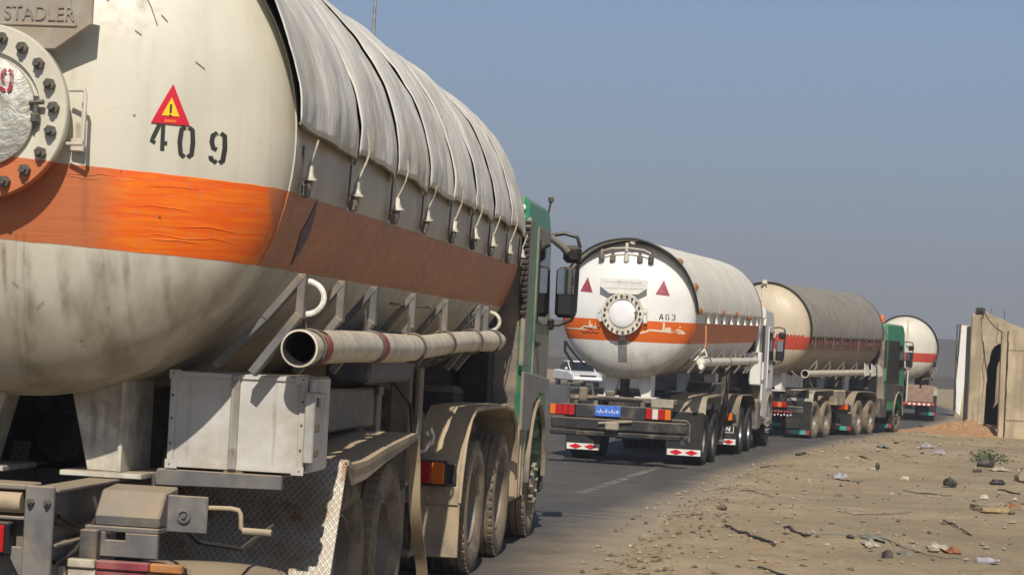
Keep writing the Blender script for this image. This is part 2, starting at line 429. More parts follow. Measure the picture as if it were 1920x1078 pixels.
def asphalt():
    t = NT('dusty_asphalt')
    g = t.noise(sc=60, det=4); b = t.noise(sc=.5, det=6, rough=.6); trk = t.noise(scale=(1.4, .12, 1), sc=1.3, det=5)
    c = t.mix(t.rng(g, .3, .7), (.044, .043, .043), (.070, .067, .064))
    c = t.mix(t.math('MULTIPLY', t.rng(b, .35, .75), .5), c, (.125, .108, .085))
    c = t.mix(t.math('MULTIPLY', t.rng(trk, .45, .7), .45), c, (.105, .094, .078))
    at = t.n('ShaderNodeAttribute'); at.attribute_name = 'edge'
    n = t.noise(sc=1.6, det=7, rough=.65, loc=(3, 1, 0)); n3 = t.noise(sc=9, det=5)
    e = t.math('ADD', at.outputs['Fac'], t.math('MULTIPLY', t.math('SUBTRACT', n, .5), .75))
    e = t.math('ADD', e, t.math('MULTIPLY', t.math('SUBTRACT', n3, .5), .25))
    c = t.mix(t.rng(e, .05, .95, 0., .95), c, t.mix(n3, (.31, .245, .165), (.36, .29, .20)))
    cr = t.n('ShaderNodeTexVoronoi'); cr.feature = 'DISTANCE_TO_EDGE'; cr.inputs['Scale'].default_value = .45
    m = t.mapped((1, .35, 1)); t.l(m, cr.inputs['Vector'])
    t.bump(g, .5, .008)
    return t.done(c, .85)
M['asphalt'] = asphalt()
def dirt():
    t = NT('dry_dirt')
    a = t.noise(sc=.35, det=6, rough=.6); b = t.noise(sc=2.6, det=8, rough=.68, dist=.4); c_ = t.noise(sc=26, det=6, rough=.7)
    c = t.mix(t.rng(a, .3, .7), (.27, .21, .135), (.40, .315, .205))
    c = t.mix(t.rng(b, .48, .72), c, (.25, .195, .13))
    c = t.mix(t.math('MULTIPLY', t.rng(t.noise(sc=.8, det=5, loc=(7, 3, 0)), .55, .75), .55), c, (.36, .23, .125))
    c = t.mix(t.math('MULTIPLY', t.rng(c_, .54, .66), .55), c, (.135, .11, .085))
    c = t.mix(t.math('MULTIPLY', t.rng(t.noise(sc=48, det=3, loc=(2, 9, 0)), .64, .7), .6), c, (.46, .41, .34))
    t.bump(t.math('ADD', t.math('MULTIPLY', b, 1.6), c_), .6, .03)
    return t.done(c, .95, spec=.2)
M['dirt'] = dirt()
M['mound'] = worn('orange_earth', (.38, .21, .10), rough=.95, dust=.2, up=.1, var=.2, scale=3, bump=.6)
def concrete(name, base):
    t = NT(name)
    a = t.noise(sc=.9, det=7, rough=.62); b = t.noise(scale=(4, 4, .4), sc=1.2, det=5, loc=(1, 1, 5)); f = t.noise(sc=30, det=5)
    c = t.mix(t.rng(a, .36, .62), base, tuple(q * .62 for q in base))
    c = t.mix(t.math('MULTIPLY', t.rng(b, .48, .68), .6), c, tuple(q * .5 for q in base))
    c = t.mix(t.math('MULTIPLY', t.rng(f, .58, .72), .3), c, tuple(q * .5 for q in base))
    t.bump(t.math('ADD', a, t.math('MULTIPLY', f, .4)), .4, .02)
    return t.done(c, .9)
M['concrete'] = concrete('dusty_concrete', (.50, .41, .28))
M['concrete_dark'] = concrete('dark_concrete', (.33, .27, .19))
M['ridge'] = worn('far_ridge', (.036, .036, .031), rough=1., dust=.2, up=.1, scale=.05, bump=0.)
M['wood'] = worn('old_wood', (.10, .07, .045), rough=.9, dust=.3, up=.2, scale=12)
M['wood_pale'] = worn('pale_wood', (.36, .26, .14), rough=.9, dust=.25, up=.2, scale=12)
M['litter_blue'] = worn('blue_litter', (.36, .38, .47), rough=.4, dust=.5, up=.2, scale=12)
M['litter_white'] = worn('white_litter', (.52, .48, .40), rough=.6, dust=.5, up=.2, scale=12)
M['litter_dark'] = worn('dark_litter', (.025, .023, .022), rough=.7, dust=.2, up=.2, scale=12)
M['litter_teal'] = worn('faded_netting', (.12, .17, .16), rough=.8, dust=.4, up=.2, scale=12)
M['leaf'] = worn('green_leaf', (.045, .10, .03), rough=.6, dust=.25, up=.2, scale=12)
M['stone'] = worn('pale_stone', (.27, .22, .16), rough=.9, dust=.3, up=.3, scale=8)
M['pole'] = worn('galvanised_pole', (.30, .31, .32), rough=.5, metal=.4, dust=.2, up=.2)
M['car_white'] = plain('white_car_paint', (.80, .81, .83), .18)
M['chrome'] = plain('chrome', (.7, .7, .72), .15, 1.)
#SETTING#
# ------------------------------------------------------------------ ground, road
EDGE = [(-60, -6.), (0, -.75), (8, .2), (16.4, 1.05), (24, 2.1), (36.3, 4.15), (46.8, 6.85), (57, 9.75), (66, 12.7), (72, 14.6), (88, 18.9), (105, 22.6), (160, 30.), (400, 44.), (900, 60.)]
def edge_x(y):
    for (a, b), (c, d) in zip(EDGE, EDGE[1:]):
        if y <= c: return lerp(b, d, (y - a) / (c - a))
    return EDGE[-1][1]
def drop(y): return -.3 * smooth01((y - 20) / 17.)
def fbm(x, y, z=0., o=4): return noise.fractal(Vector((x, y, z)), 1.0, 2.0, o)
ROAD_W = 24.
def dirt_h(x, y):
    d = x - edge_x(y); dl = -d - ROAD_W
    if dl > -1: return drop(y) - .05 + .1 * smooth01((dl + .5) / 2.) + (.05 * fbm(x * .4, y * .4) if dl > 0 else 0)
    if d < -1.2: return drop(y) - .05
    n = fbm(x * .9, y * .9, 2.); w = smooth01((d + .9 + n * .45) / 1.5)
    h = -.05 + .095 * w
    h += .05 * math.exp(-((d - .15 - .25 * n) / .28) ** 2) * (.6 + .8 * fbm(x * 2.2, y * 1.3, 5.))
    if d > -.6:
        k = smooth01((d + .6) / 1.2) * (1. if y < 150 else .4)
        h += k * (.030 * fbm(x * 1.2, y * .7, 1.) + .016 * fbm(x * 4.5, y * 3.5, 3.) + .05 * fbm(x * .22, y * .2, 8.))
        for c0, w0 in ((1.55, .16), (3.25, .18)):     # old tyre ruts
            q = d - c0 - .25 * sin(y * .16 + c0); h += k * (-.022 * math.exp(-(q / w0) ** 2) + .010 * math.exp(-((abs(q) - .3) / .1) ** 2)) * (.6 + .6 * fbm(y * .25, c0))
        h += k * .022 * max(0., fbm(x * 7., y * 6., 9., 2) - .25) * 2
    return drop(y) + h
def span(pairs):
    out = []
    for a, b, st in pairs:
        n = max(1, round((b - a) / st)); out += [a + (b - a) * i / n for i in range(n)]
    return out + [pairs[-1][1]]
ys = [-60, -40, -25, -12, -4, 2, 6, 9]; y = 11.
while y < 105: ys.append(y); y *= 1.0068
ys += [110, 118, 130, 150, 180, 230, 300, 400, 520, 680]
ds = [-420, -250, -140, -80, -50, -36, -30, -26, -24.8, -24, -23.2, -20, -14, -8, -4, -2] + span([(-1.2, 2.2, .06), (2.2, 5., .1), (5., 9., .22), (9, 14, .5)]) + [16, 19, 24, 32, 50, 80, 140, 240, 420]
b = MB()
vs = [(edge_x(yy) + d, yy, dirt_h(edge_x(yy) + d, yy)) for yy in ys for d in ds]
K = len(ds)
b.add(vs, [(i * K + j, i * K + j + 1, (i + 1) * K + j + 1, (i + 1) * K + j) for i in range(len(ys) - 1) for j in range(K - 1)])
tag(b.build('ground', M['dirt'], smooth=60), kind='structure')
# road sheet with the sand drifted over its edge stored as a vertex value
rd = [-24.3, -23, -20, -15, -11, -8, -6, -4.5, -3.5, -2.8, -2.2, -1.7, -1.3, -1., -.7, -.4, 0., .35]
rys = [-60, -30, -10, 0, 6] + span([(9, 40, .8), (40, 110, 2.)]) + [125, 150, 190, 250, 340, 460, 680]
b = MB()
vs = [(edge_x(yy) + d, yy, drop(yy)) for yy in rys for d in rd]; K = len(rd)
b.add(vs, [(i * K + j, i * K + j + 1, (i + 1) * K + j + 1, (i + 1) * K + j) for i in range(len(rys) - 1) for j in range(K - 1)])
road = b.build('road', M['asphalt'], smooth=60); tag(road, kind='structure')
at = road.data.attributes.new('edge', 'FLOAT', 'POINT')
at.data.foreach_set('value', [max(0., min(1., 1. + d / lerp(1.55, 1.1, smooth01((yy - 12) / 18)))) if d > -10 else max(0., min(1., 1. - (d + 24) / 1.5)) for yy in rys for d in rd])
# worn painted lines, 4 mm above the asphalt
def worn_line():
    t = NT('worn_road_paint')
    f = t.rng(t.noise(sc=5, det=7, rough=.7), .42, .62); t.l(t.math('MULTIPLY', f, .6), t.b.inputs['Alpha'])
    return t.done((.36, .34, .31), .9)
M['line'] = worn_line()
def stripe(pts, w):
    b = MB(); vs = []
    for i, (x, yy) in enumerate(pts):
        p0 = Vector(pts[max(0, i - 1)]); p1 = Vector(pts[min(len(pts) - 1, i + 1)]); t = (p1 - p0).normalized(); nn = Vector((-t.y, t.x)) * w / 2
        for s in (1, -1): vs.append((x + nn.x * s, yy + nn.y * s, drop(yy) + .004))
    b.add(vs, [(2 * i + 1, 2 * i + 3, 2 * i + 2, 2 * i) for i in range(len(pts) - 1)])
    return tag(b.build('road_marking', M['line'], smooth=0), kind='structure')
stripe([(.1, 22.6), (.7, 22.4), (1.06, 22.27), (1.56, 21.91)], .16)
stripe([(1.22, 24.05), (1.66, 23.8)], .10)
stripe([(1.0, 27.5), (1.4, 30.0), (1.8, 32.8), (2.84, 38.4)], .16)
stripe([(-9, 16), (-7.6, 32), (-5.5, 50), (-2., 66), (2.5, 82), (6, 98)], .14)

# far dusty embankment that closes the plain
b = MB(); N = 150
vs = []
for i in range(N + 1):
    x = lerp(-330, 330, i / N)
    h = 9.6 + .5 * fbm(x * .02, 3.) + .25 * fbm(x * .11, 8.) + .012 * 0
    for (dy, k) in ((-26, 0.), (-12, .55), (0, .98), (7, 1.), (14, .95), (40, 0.)):
        vs.append((x, 520 + dy + 3 * fbm(x * .03, dy * .1), -.4 + h * k + .2 * fbm(x * .15, dy)))
b.add(vs, [(i * 6 + j, (i + 1) * 6 + j, (i + 1) * 6 + j + 1, i * 6 + j + 1) for i in range(N) for j in range(5)])
tag(b.build('far_embankment', M['ridge'], smooth=60), kind='structure')
# low far berm along the foot of it
b = MB(); N = 120; vs = []
for i in range(N + 1):
    x = lerp(-160, 220, i / N); h = 1.25 + .35 * fbm(x * .06, 1.) + .2 * fbm(x * .3, 4.)
    for dy, k in ((-5, 0), (-1.5, .8), (0, 1.), (1.5, .85), (5, 0)): vs.append((x, 215 + dy + 2 * fbm(x * .05, 9.), -.4 + h * k))
b.add(vs, [(i * 5 + j, (i + 1) * 5 + j, (i + 1) * 5 + j + 1, i * 5 + j + 1) for i in range(N) for j in range(4)])
tag(b.build('far_berm', M['ridge'], smooth=60), kind='structure')

# haze: the dusty air over the plain
b = MB(); b.box(-440, 460, -70, 700, -1.6, 16.5, c=0.)
hz = bpy.data.materials.new('dusty_air'); hz.use_nodes = True; hn = hz.node_tree; hn.nodes.clear()
ho = hn.nodes.new('ShaderNodeOutputMaterial'); hv = hn.nodes.new('ShaderNodeVolumePrincipled')
hv.inputs['Color'].default_value = (.86, .88, .95, 1); hv.inputs['Density'].default_value = .0011; hv.inputs['Anisotropy'].default_value = .2
hn.links.new(hv.outputs[0], ho.inputs['Volume'])
tag(b.build('haze', hz, smooth=0), kind='stuff')

# loose stones and clods on the verge
b = MB(); rnd = random.Random(5)
OCT = [(1, 0, 0), (-1, 0, 0), (0, 1, 0), (0, -1, 0), (0, 0, 1), (0, 0, -1)]
OF = [(0, 2, 4), (2, 1, 4), (1, 3, 4), (3, 0, 4), (2, 0, 5), (1, 2, 5), (3, 1, 5), (0, 3, 5)]
for _ in range(3000):
    yy = 12 * math.exp(rnd.random() * 1.85); d = -.5 + 11 * rnd.random() ** 1.25 * min(1, yy / 26)
    x = edge_x(yy) + d; r = rnd.choice((.006, .008, .011, .014, .02)) * (1 + yy / 45) * (.7 + .6 * rnd.random())
    if rnd.random() < .012: r *= 1.7
    z = dirt_h(x, yy) if d > .0 else max(dirt_h(x, yy), drop(yy)); a = rnd.random() * 6.3
    vs = []
    for q in OCT:
        k = r * (.65 + .7 * rnd.random()); u = (q[0] * k * 1.25, q[1] * k, q[2] * k * .75)
        vs.append((x + u[0] * cos(a) - u[1] * sin(a), yy + u[0] * sin(a) + u[1] * cos(a), z + r * .25 + u[2]))
    b.add(vs, OF, rnd.choice((0, 0, 0, 1, 1, 0, 0, 1, 0, 1, 0, 0, 0, 1, 0, 1, 0, 0, 0, 2)))
for _ in range(700):
    yy = 13 * math.exp(rnd.random() * 1.15); d = .12 + .20 * rnd.gauss(0, 1) + .12 * sin(yy * 1.3); x = edge_x(yy) + d; r = rnd.choice((.005, .007, .010, .014, .021)) * (.7 + .6 * rnd.random()); a = rnd.random() * 6.3
    z = max(dirt_h(x, yy), drop(yy)); vs = []
    for q in OCT:
        k = r * (.6 + .8 * rnd.random()); u = (q[0] * k * 1.3, q[1] * k * 1.3, q[2] * k * .8)
        vs.append((x + u[0] * cos(a) - u[1] * sin(a), yy + u[0] * sin(a) + u[1] * cos(a), z + r * .2 + u[2]))
    b.add(vs, OF, rnd.choice((0, 1, 1)))
tag(b.build('gravel', [M['stone'], M['wood'], M['litter_white']], smooth=0), kind='stuff')

# ------------------------------------------------------------------ walls at the right
M['shade_and_crack'] = plain('shade_and_crack_black', (.03, .027, .022), .9)  # near-black standing in for shade inside the opening; also colours the cracks
def wall_piece(name, verts_fn, mat, label, cat='blast wall'): pass
def rough_prism(b, poly, axis, a, bb, mi=0): b.prism(poly, axis, a, bb, c=.03, mi=mi)
G0 = -.36
def jag(poly, amp=.02, step=.22, seed=0.):
    out = []
    for i in range(len(poly)):
        p = Vector(poly[i]); q = Vector(poly[(i + 1) % len(poly)]); n = max(1, int((q - p).length / step)); d = (q - p).normalized(); nn = Vector((-d.y, d.x))
        for k in range(n):
            c = p.lerp(q, k / n); a = 0 if k == 0 else 1
            c = c + nn * amp * a * (fbm(c.x * 3.1 + seed, c.y * 3.1, seed) * 1.3) ; out.append((c.x, c.y))
    return out
# nearest slab: broad, with a flared foot
w = empty('blast_wall_slab', (16.45, 63.9, G0), R(-6)); tag(w, 'broad tan concrete slab at the right edge of the picture, nearest of the walls', 'wall', 'concrete blast walls beside the road')
b = MB(); b.prism([(q[1], q[0]) for q in jag([(-1.5, 0), (1.6, 0), (1.6, 3.42), (.9, 3.46), (.2, 3.38), (-.5, 3.45), (-1.2, 3.40), (-1.5, 3.30)], .04, .2, 8.)], 'y', -.15, .22, c=.012); b.prism([(.22, 0), (.4, 0), (.4, .35), (.22, .55)], 'x', -1.4, 1.6, c=.02); b.build('slab', M['concrete'], w)
b = MB(); b.box(-1.495, 1.6, -.165, -.14, .62, .66, .004); b.build('cast_joint', M['concrete_dark'], w)
b = MB(); b.box(-1.495, 1.6, -.162, -.14, 2.72, 2.75, .004); b.build('cast_joint', M['concrete_dark'], w)
b = MB(); b.box(-1.72, -1.56, -.28, -.02, 0, 3.25, .02); b.build('edge_post', M['concrete'], w)
# second slab with the broken opening
w = empty('blast_wall_slab', (15.2, 67.2, G0), R(-6)); tag(w, 'tall cracked concrete slab with a dark broken opening, left of the broad slab', 'wall', 'concrete blast walls beside the road')
b = MB()
b.prism([(q[1], q[0]) for q in jag([(-.62, 0), (-.2, 0), (-.14, .4), (-.16, 1.1), (-.14, 2.0), (-.06, 2.55), (.06, 2.85), (.22, 2.95), (.36, 2.85), (.42, 2.6), (.62, 2.62), (.62, 0), (.98, 0), (.98, 3.4), (.66, 3.55), (.32, 3.70), (.02, 3.80), (-.22, 3.92), (-.5, 3.93), (-.62, 3.86)], .05, .16, 3.)], 'y', -.16, .3, c=.012)
b.build('slab', M['concrete'], w)
b = MB()
for pts in ([(-.3, 3.0), (-.24, 2.6), (-.3, 2.2), (-.22, 1.7), (-.27, 1.2)], [(.1, 3.6), (.14, 3.3), (.08, 3.05), (.16, 2.9)], [(.75, 3.0), (.8, 2.4), (.74, 1.9)]): b.tube([(x, -.163, z) for x, z in pts], .009, 5)
b.build('cracks', M['shade_and_crack'], w)
b = MB(); b.tube([(.3, -.1, 3.66), (.33, -.16, 3.85), (.30, -.22, 3.98)], .012, 5); b.tube([(-.1, .1, 3.8), (-.06, .1, 4.05)], .012, 5); b.build('bent_rebar', M['wood'], w)
b = MB(); b.box(-.70, -.38, -.3, -.155, 0, 3.84, .03); b.build('pilaster', M['concrete'], w)
b = MB(); b.prism([(q[1], q[0]) for q in [(.15, .9), (.5, 1.3), (.62, .9), (.6, 2.55), (.3, 2.5), (.22, 2.2), (.2, 1.1)]], 'y', .34, .5, c=.02); b.build('broken_backing', M['concrete_dark'], w)
b = MB(); b.box(-.40, -.36, .305, 2.2, 0, 3.3, .01); b.box(.80, .9, .305, 2.2, 0, 3.3, .02); b.box(-.40, .9, 2.2, 2.3, 0, 3.3, .02); b.box(-.4, .9, .305, 2.3, 3.3, 3.4, .02); b.build('shade_box', M['shade_and_crack'], w)  # closed box added behind the opening to keep it dark
b = MB(); b.box(-.56, -.405, .305, 2.4, 0, 3.5, .03); b.build('return_wall', M['concrete'], w)
# third, far slab with white paint
w = empty('blast_wall_slab', (19.72, 92., G0), R(-8)); tag(w, 'far concrete slab with one side painted white, leftmost of the walls', 'wall', 'concrete blast walls beside the road')
b = MB(); b.prism(jag([(0, -.42), (0, .45), (4.0, .45), (4.05, -.33)], .035, .25, 5.), 'y', -.3, .4, c=.012); b.build('slab', M['concrete'], w)
b = MB(); b.prism([(q[1], q[0]) for q in [(-.36, .25), (-.2, .1), (-.08, 1.2), (.04, 3.6), (.05, 3.96), (-.28, 3.98), (-.33, 2.9), (-.41, 1.6)]], 'y', -.335, -.302, c=.004); b.build('white_paint_patch', M['white'], w)
b = MB(); b.box(-.47, -.43, -.3, .0, .3, 4.02, .01); b.build('edge_post', M['chassis'], w)

b = MB(); pts = [(14.75 + .85 * t, 66.7 - 3.0 * t, 3.62 - .36 * t - .62 * 4 * t * (1 - t) * (1 - .25 * t)) for t in [i / 16 for i in range(17)]]
b.tube(pts, .018, 6); tag(b.build('hanging_cable', M['litter_dark']), 'slack dark cable hanging between the tops of the concrete slabs', 'cable')
for (x, y_, z, l) in ((14.72, 66.95, 3.60, 'dark rubble lump on the top of the cracked tall slab'), (15.65, 63.75, 3.1, 'dark rubble lump on the top corner of the broad slab')):
    b = MB(); b.prism([(-.05, -.14), (-.06, .13), (.05, .15), (.1, .05), (.08, -.1)], 'y', -.1, .1, c=.02); tag(b.build('rubble_lump', M['litter_dark'], loc=(x, y_, z)), l, 'rubble')
# earth heap at the foot of the slabs
b = MB()
def heap(u, v):
    a = u * 2 * pi; r = v
    k = 1 + .25 * fbm(cos(a) * 1.3, sin(a) * 1.3, 4.)
    x = 2.6 * r * k * cos(a); y_ = 3.4 * r * k * sin(a)
    z = .42 * (1 - r) ** 1.1 + .16 * fbm(x * 1.9, y_ * 1.9, 7.) * (1 - r) + .085 * fbm(x * 6, y_ * 6, 2.) * (1 - r * .7) - .03 * r
    return (x, y_, z)
b.grid(heap, 96, 30); tag(b.build('earth_heap', M['mound'], smooth=60, loc=(14.55, 66.2, G0 + .06)), kind='structure')

# lamp post behind the first truck
w = empty('street_lamp', (-4.27, 60, -.3)); tag(w, 'tall grey lamp post rising behind the tank of the nearest truck', 'lamp post')
b = MB(); b.tube([(0, 0, 0), (0, 0, 4), (0, 0, 13.)], [.085, .07, .042], 12); b.box(-.2, .2, -.2, .2, 0, .04); b.build('pole', M['pole'], w)
b = MB(); b.tube([(0, 0, 12.9), (.2, 0, 13.3), (.7, 0, 13.55), (1.5, 0, 13.65)], .03, 8); b.build('arm', M['pole'], w)
b = MB(); b.box(1.3, 1.95, -.14, .14, 13.55, 13.72, .03); b.build('lamp_head', M['pole'], w)

# ------------------------------------------------------------------ litter on the verge
def on(x, y): return dirt_h(x, y)
def stick(pts, r, mat, name, label, cat='stick', group=None, lift=.6):
    if r < .04: r *= .55
    b = MB(); P = []
    n = max(4, len(pts) * 3)
    for i in range(n + 1):
        t = i / n * (len(pts) - 1); k = min(int(t), len(pts) - 2); f = t - k
        x = lerp(pts[k][0], pts[k + 1][0], f); y_ = lerp(pts[k][1], pts[k + 1][1], f)
        P.append((x + .022 * fbm(x * 5, y_ * 1.1), y_, on(x, y_) + r * lift + .004 + .02 * abs(fbm(y_ * 3., x * 3))))
    b.tube(P, [r * (1 - .35 * abs(2 * i / n - 1)) for i in range(n + 1)], 7)
    return tag(b.build(name, mat, smooth=60), label, cat, group)
def scrap(x, y, w, d, h, mat, name, label, cat='litter', group=None, seed=0, rough=.9, n=9):
    b = MB(); z = on(x, y); rn = Vector((seed * 3.1, seed * 1.7, 0))
    def fn(u, v):
        px = (u - .5) * w; py = (v - .5) * d
        k = 1 + .55 * noise.noise(Vector((u * 2.6, v * 2.6, seed)))
        hz = h * (.35 + .65 * max(0, 1 - ((u - .5) ** 2 + (v - .5) ** 2) * 3.2)) * (.55 + rough * noise.noise(Vector((u * 4, v * 4, seed + 5))) + .5)
        p = Vector((x + px * k, y + py * k, z + max(.004, hz)))
        return p, Vector((0, 0, 1))
    b.sheet(fn, .004, n + 4, n + 4)
    return tag(b.build(name, mat, smooth=40), label, cat, group)
stick([(2.2, 20.96), (2.29, 19.9), (2.36, 19.1), (2.41, 18.62)], .028, M['litter_dark'], 'stick', 'long dark stick lying slanted on the dirt near the road edge')
stick([(2.78, 20.94), (2.84, 21.05), (2.86, 20.5), (2.9, 20.03)], .03, M['litter_dark'], 'stick', 'short twisted black stick right of the long dark stick')
stick([(2.05, 16.9), (2.22, 16.2)], .02, M['litter_dark'], 'stick', 'dark stick cut by the bottom edge of the picture')
stick([(4.88, 23.6), (4.83, 22.61)], .022, M['litter_dark'], 'stick', 'straight dark stick below the pale wood scraps, farther of two in line')
stick([(4.8, 22.43), (4.79, 21.69)], .02, M['wood'], 'stick', 'thin brown stick below the pale wood scraps, nearer of two in line')
stick([(4.74, 39.44), (5.01, 39.52)], .035, M['litter_dark'], 'stick', 'small dark twig on the dirt near the second truck')
stick([(6.19, 45.27), (6.42, 45.5)], .04, M['litter_dark'], 'stick', 'small dark twig on the dirt left of the leaning dark chip')
stick([(7.6, 45.78), (7.57, 44.4)], .035, M['litter_dark'], 'stick', 'small dark stick on the verge in front of the third truck')
stick([(8.03, 34.67), (8.15, 33.6)], .03, M['litter_dark'], 'stick', 'dark stick at the far right of the verge above the orange scrap')
stick([(7.2, 35.0), (7.45, 35.1)], .02, M['litter_dark'], 'stick', 'thin dark stick beside the upright dark lump')
stick([(2.88, 20.49), (3.35, 20.6), (3.62, 20.63), (3.67, 19.55), (3.80, 18.86), (4.0, 18.3)], .010, M['litter_teal'], 'fallen_wire', 'thin dark wire trailing across the dirt in the foreground', 'wire')
stick([(3.9, 24.9), (4.3, 24.5), (4.8, 25.0)], .011, M['wood'], 'twig', 'thin brown twig in the middle of the dirt verge', 'stick')
stick([(3.0, 30.3), (3.5, 29.2), (3.7, 28.3)], .012, M['wood'], 'twig', 'curved thin twig near the road edge below the second truck', 'stick')
stick([(1.75, 22.6), (2.1, 22.6)], .010, M['wood'], 'twig', 'thin twig lying in the sand on the road edge', 'stick')
stick([(6.2, 33.1), (6.7, 31.8)], .016, M['litter_dark'], 'stick', 'thin dark stick between the cream stones', 'stick')
stick([(15.1, 71.3), (15.3, 71.2), (15.34, 71.2)], .07, M['litter_dark'], 'twig', 'dark twig on top of the earth heap by the slabs', 'stick')
def lump(x, y, s, mat, name, label, cat, seed=0, flat=.7, group=None):
    b = MB(); z = on(x, y)
    def fn(u, v):
        a = u * 2 * pi; t = v * pi
        d = Vector((sin(t) * cos(a), sin(t) * sin(a), cos(t)))
        k = s * (1 + .45 * noise.noise(d * 1.6 + Vector((seed, 0, 0))) + .2 * noise.noise(d * 4 + Vector((0, seed, 0))))
        return (x + d.x * k * 1.2, y + d.y * k, z + s * flat * .6 + d.z * k * flat)
    b.grid(fn, 14, 8); return tag(b.build(name, mat, smooth=50), label, cat, group)
lump(7.55, 36.11, .09, M['litter_dark'], 'rubble_lump', 'dark upright lump alone on the middle right of the verge', 'rubble', 1, 1.1)
lump(8.59, 37.11, .10, M['litter_dark'], 'rubble_lump', 'dark lump on the verge below the weeds at right', 'rubble', 2)
lump(3.29, 18.13, .045, M['litter_dark'], 'rubble_lump', 'small dark lump in the foreground below the wire', 'rubble', 3, 1.)
lump(9.92, 43.99, .14, M['litter_dark'], 'rubble_lump', 'dark stone at the left foot of the green weeds', 'rubble', 4)
lump(7.02, 37.33, .07, M['litter_white'], 'pale_stone', 'single cream stone on the middle of the verge', 'stone', 5)
lump(5.0, 34.72, .06, M['stone'], 'pale_stone', 'small pale stone near the lilac scrap', 'stone', 6)
lump(6.94, 30.79, .055, M['litter_white'], 'pale_stone', 'pale stone on the right of the verge above the wood scraps', 'stone', 7)
lump(9.6, 38.84, .22, M['stone'], 'pale_stone', 'big pale rock at the right edge of the picture', 'stone', 8, .8)
lump(1.33, 19.59, .05, M['stone'], 'dirt_clod', 'dirt clod on the sandy ridge along the road edge', 'clod', 9)
lump(9.2, 41.5, .07, M['litter_dark'], 'rubble_lump', 'small dark lump right of the green weeds', 'rubble', 10)
lump(2.5, 24.2, .05, M['wood'], 'dirt_clod', 'brown clod on the verge beside the road edge ridge', 'clod', 11)
scrap(5.74, 36.24, .30, .6, .10, M['litter_blue'], 'plastic_bag', 'crumpled lilac plastic bag on the verge', seed=1)
scrap(10.33, 52.08, .3, .5, .09, M['litter_blue'], 'plastic_bag', 'farther of two bluish plastic scraps toward the slabs', seed=2)
scrap(9.93, 48.83, .3, .5, .09, M['litter_blue'], 'plastic_bag', 'nearer of two bluish plastic scraps toward the slabs', seed=3)
scrap(9.08, 51.29, .25, .6, .06, M['litter_teal'], 'plastic_scrap', 'pale green scrap on the verge in front of the third truck', seed=4)
scrap(3.42, 19.73, .13, .4, .05, M['litter_white'], 'paper_scrap', 'pale paper scrap beside the foreground wire', seed=5)
scrap(3.5, 20.2, .14, .5, .03, M['litter_teal'], 'netting_scrap', 'bluish grey netting scrap tangled with the foreground wire', seed=6)
scrap(3.57, 18.75, .12, .35, .03, M['litter_teal'], 'netting_scrap', 'second netting scrap nearer than the paper scrap', seed=7)
scrap(4.02, 19.69, .16, .35, .06, M['litter_white'], 'paper_scrap', 'cream crumpled paper at lower right of the verge', seed=8)
scrap(4.12, 19.4, .14, .3, .05, M['disc'], 'paper_scrap', 'orange crumpled scrap beside the cream paper', seed=9)
scrap(6.61, 27.69, .16, .3, .06, M['disc'], 'cardboard_scrap', 'orange scrap beside the pale wood scraps', seed=10)
scrap(9.76, 42.14, .35, .5, .06, M['litter_white'], 'paper_scrap', 'white scrap in front of the green weeds', seed=11)
scrap(6.98, 40.4, .16, .5, .06, M['litter_white'], 'paper_scrap', 'white scrap at the foot of the leaning dark chip', seed=12)
stick([(7.16, 40.9), (7.05, 40.2)], .05, M['litter_dark'], 'bark_chip', 'leaning dark chip on the verge beside a white scrap', 'bark', lift=1.2)
for i, (dx, dy, mt, lab) in enumerate(((0, 0, 'wood_pale', 'lower pale wood offcut of the small pile at right'), (.02, .35, 'wood_pale', 'upper pale wood offcut of the small pile at right'), (.05, .75, 'wood', 'dark wood offcut behind the small pale pile at right'))):
    b = MB(); b.box(-.17, .17, -.12, .12, 0, .05, .008); tag(b.build('wood_offcut', M[mt], loc=(6.13 + dx, 26.54 + dy, on(6.13 + dx, 26.54 + dy) + .005), rot=(0, .06 * i, .2 * i - .1)), lab, 'wood')
b = MB(); b.box(-.38, .38, -.5, .5, 0, .04, .006); tag(b.build('flat_board', M['litter_dark'], loc=(13.95, 69.2, on(13.95, 69.2) + .03), rot=(0, .05, .3)), 'dark flat board on the ground left of the earth heap', 'board')
# bottle
w = empty('plastic_bottle', (4.10, 18.0, on(4.1, 18.) + .035), .3); tag(w, 'crushed clear plastic bottle at the lower right of the verge', 'bottle')
b = MB(); b.lathe([(0, -.12), (.03, -.118), (.034, -.1), (.032, -.03), (.035, 0), (.031, .05), (.02, .09), (.013, .1), (.013, .12)], (0, 0, 0), (1, .2, 0), 12); b.build('bottle_body', M['litter_blue'], w)
b = MB(); b.lathe([(0, .138), (.015, .137), (.015, .118), (0, .117)], (0, 0, 0), (1, .2, 0), 10); b.build('cap', M['litter_white'], w)
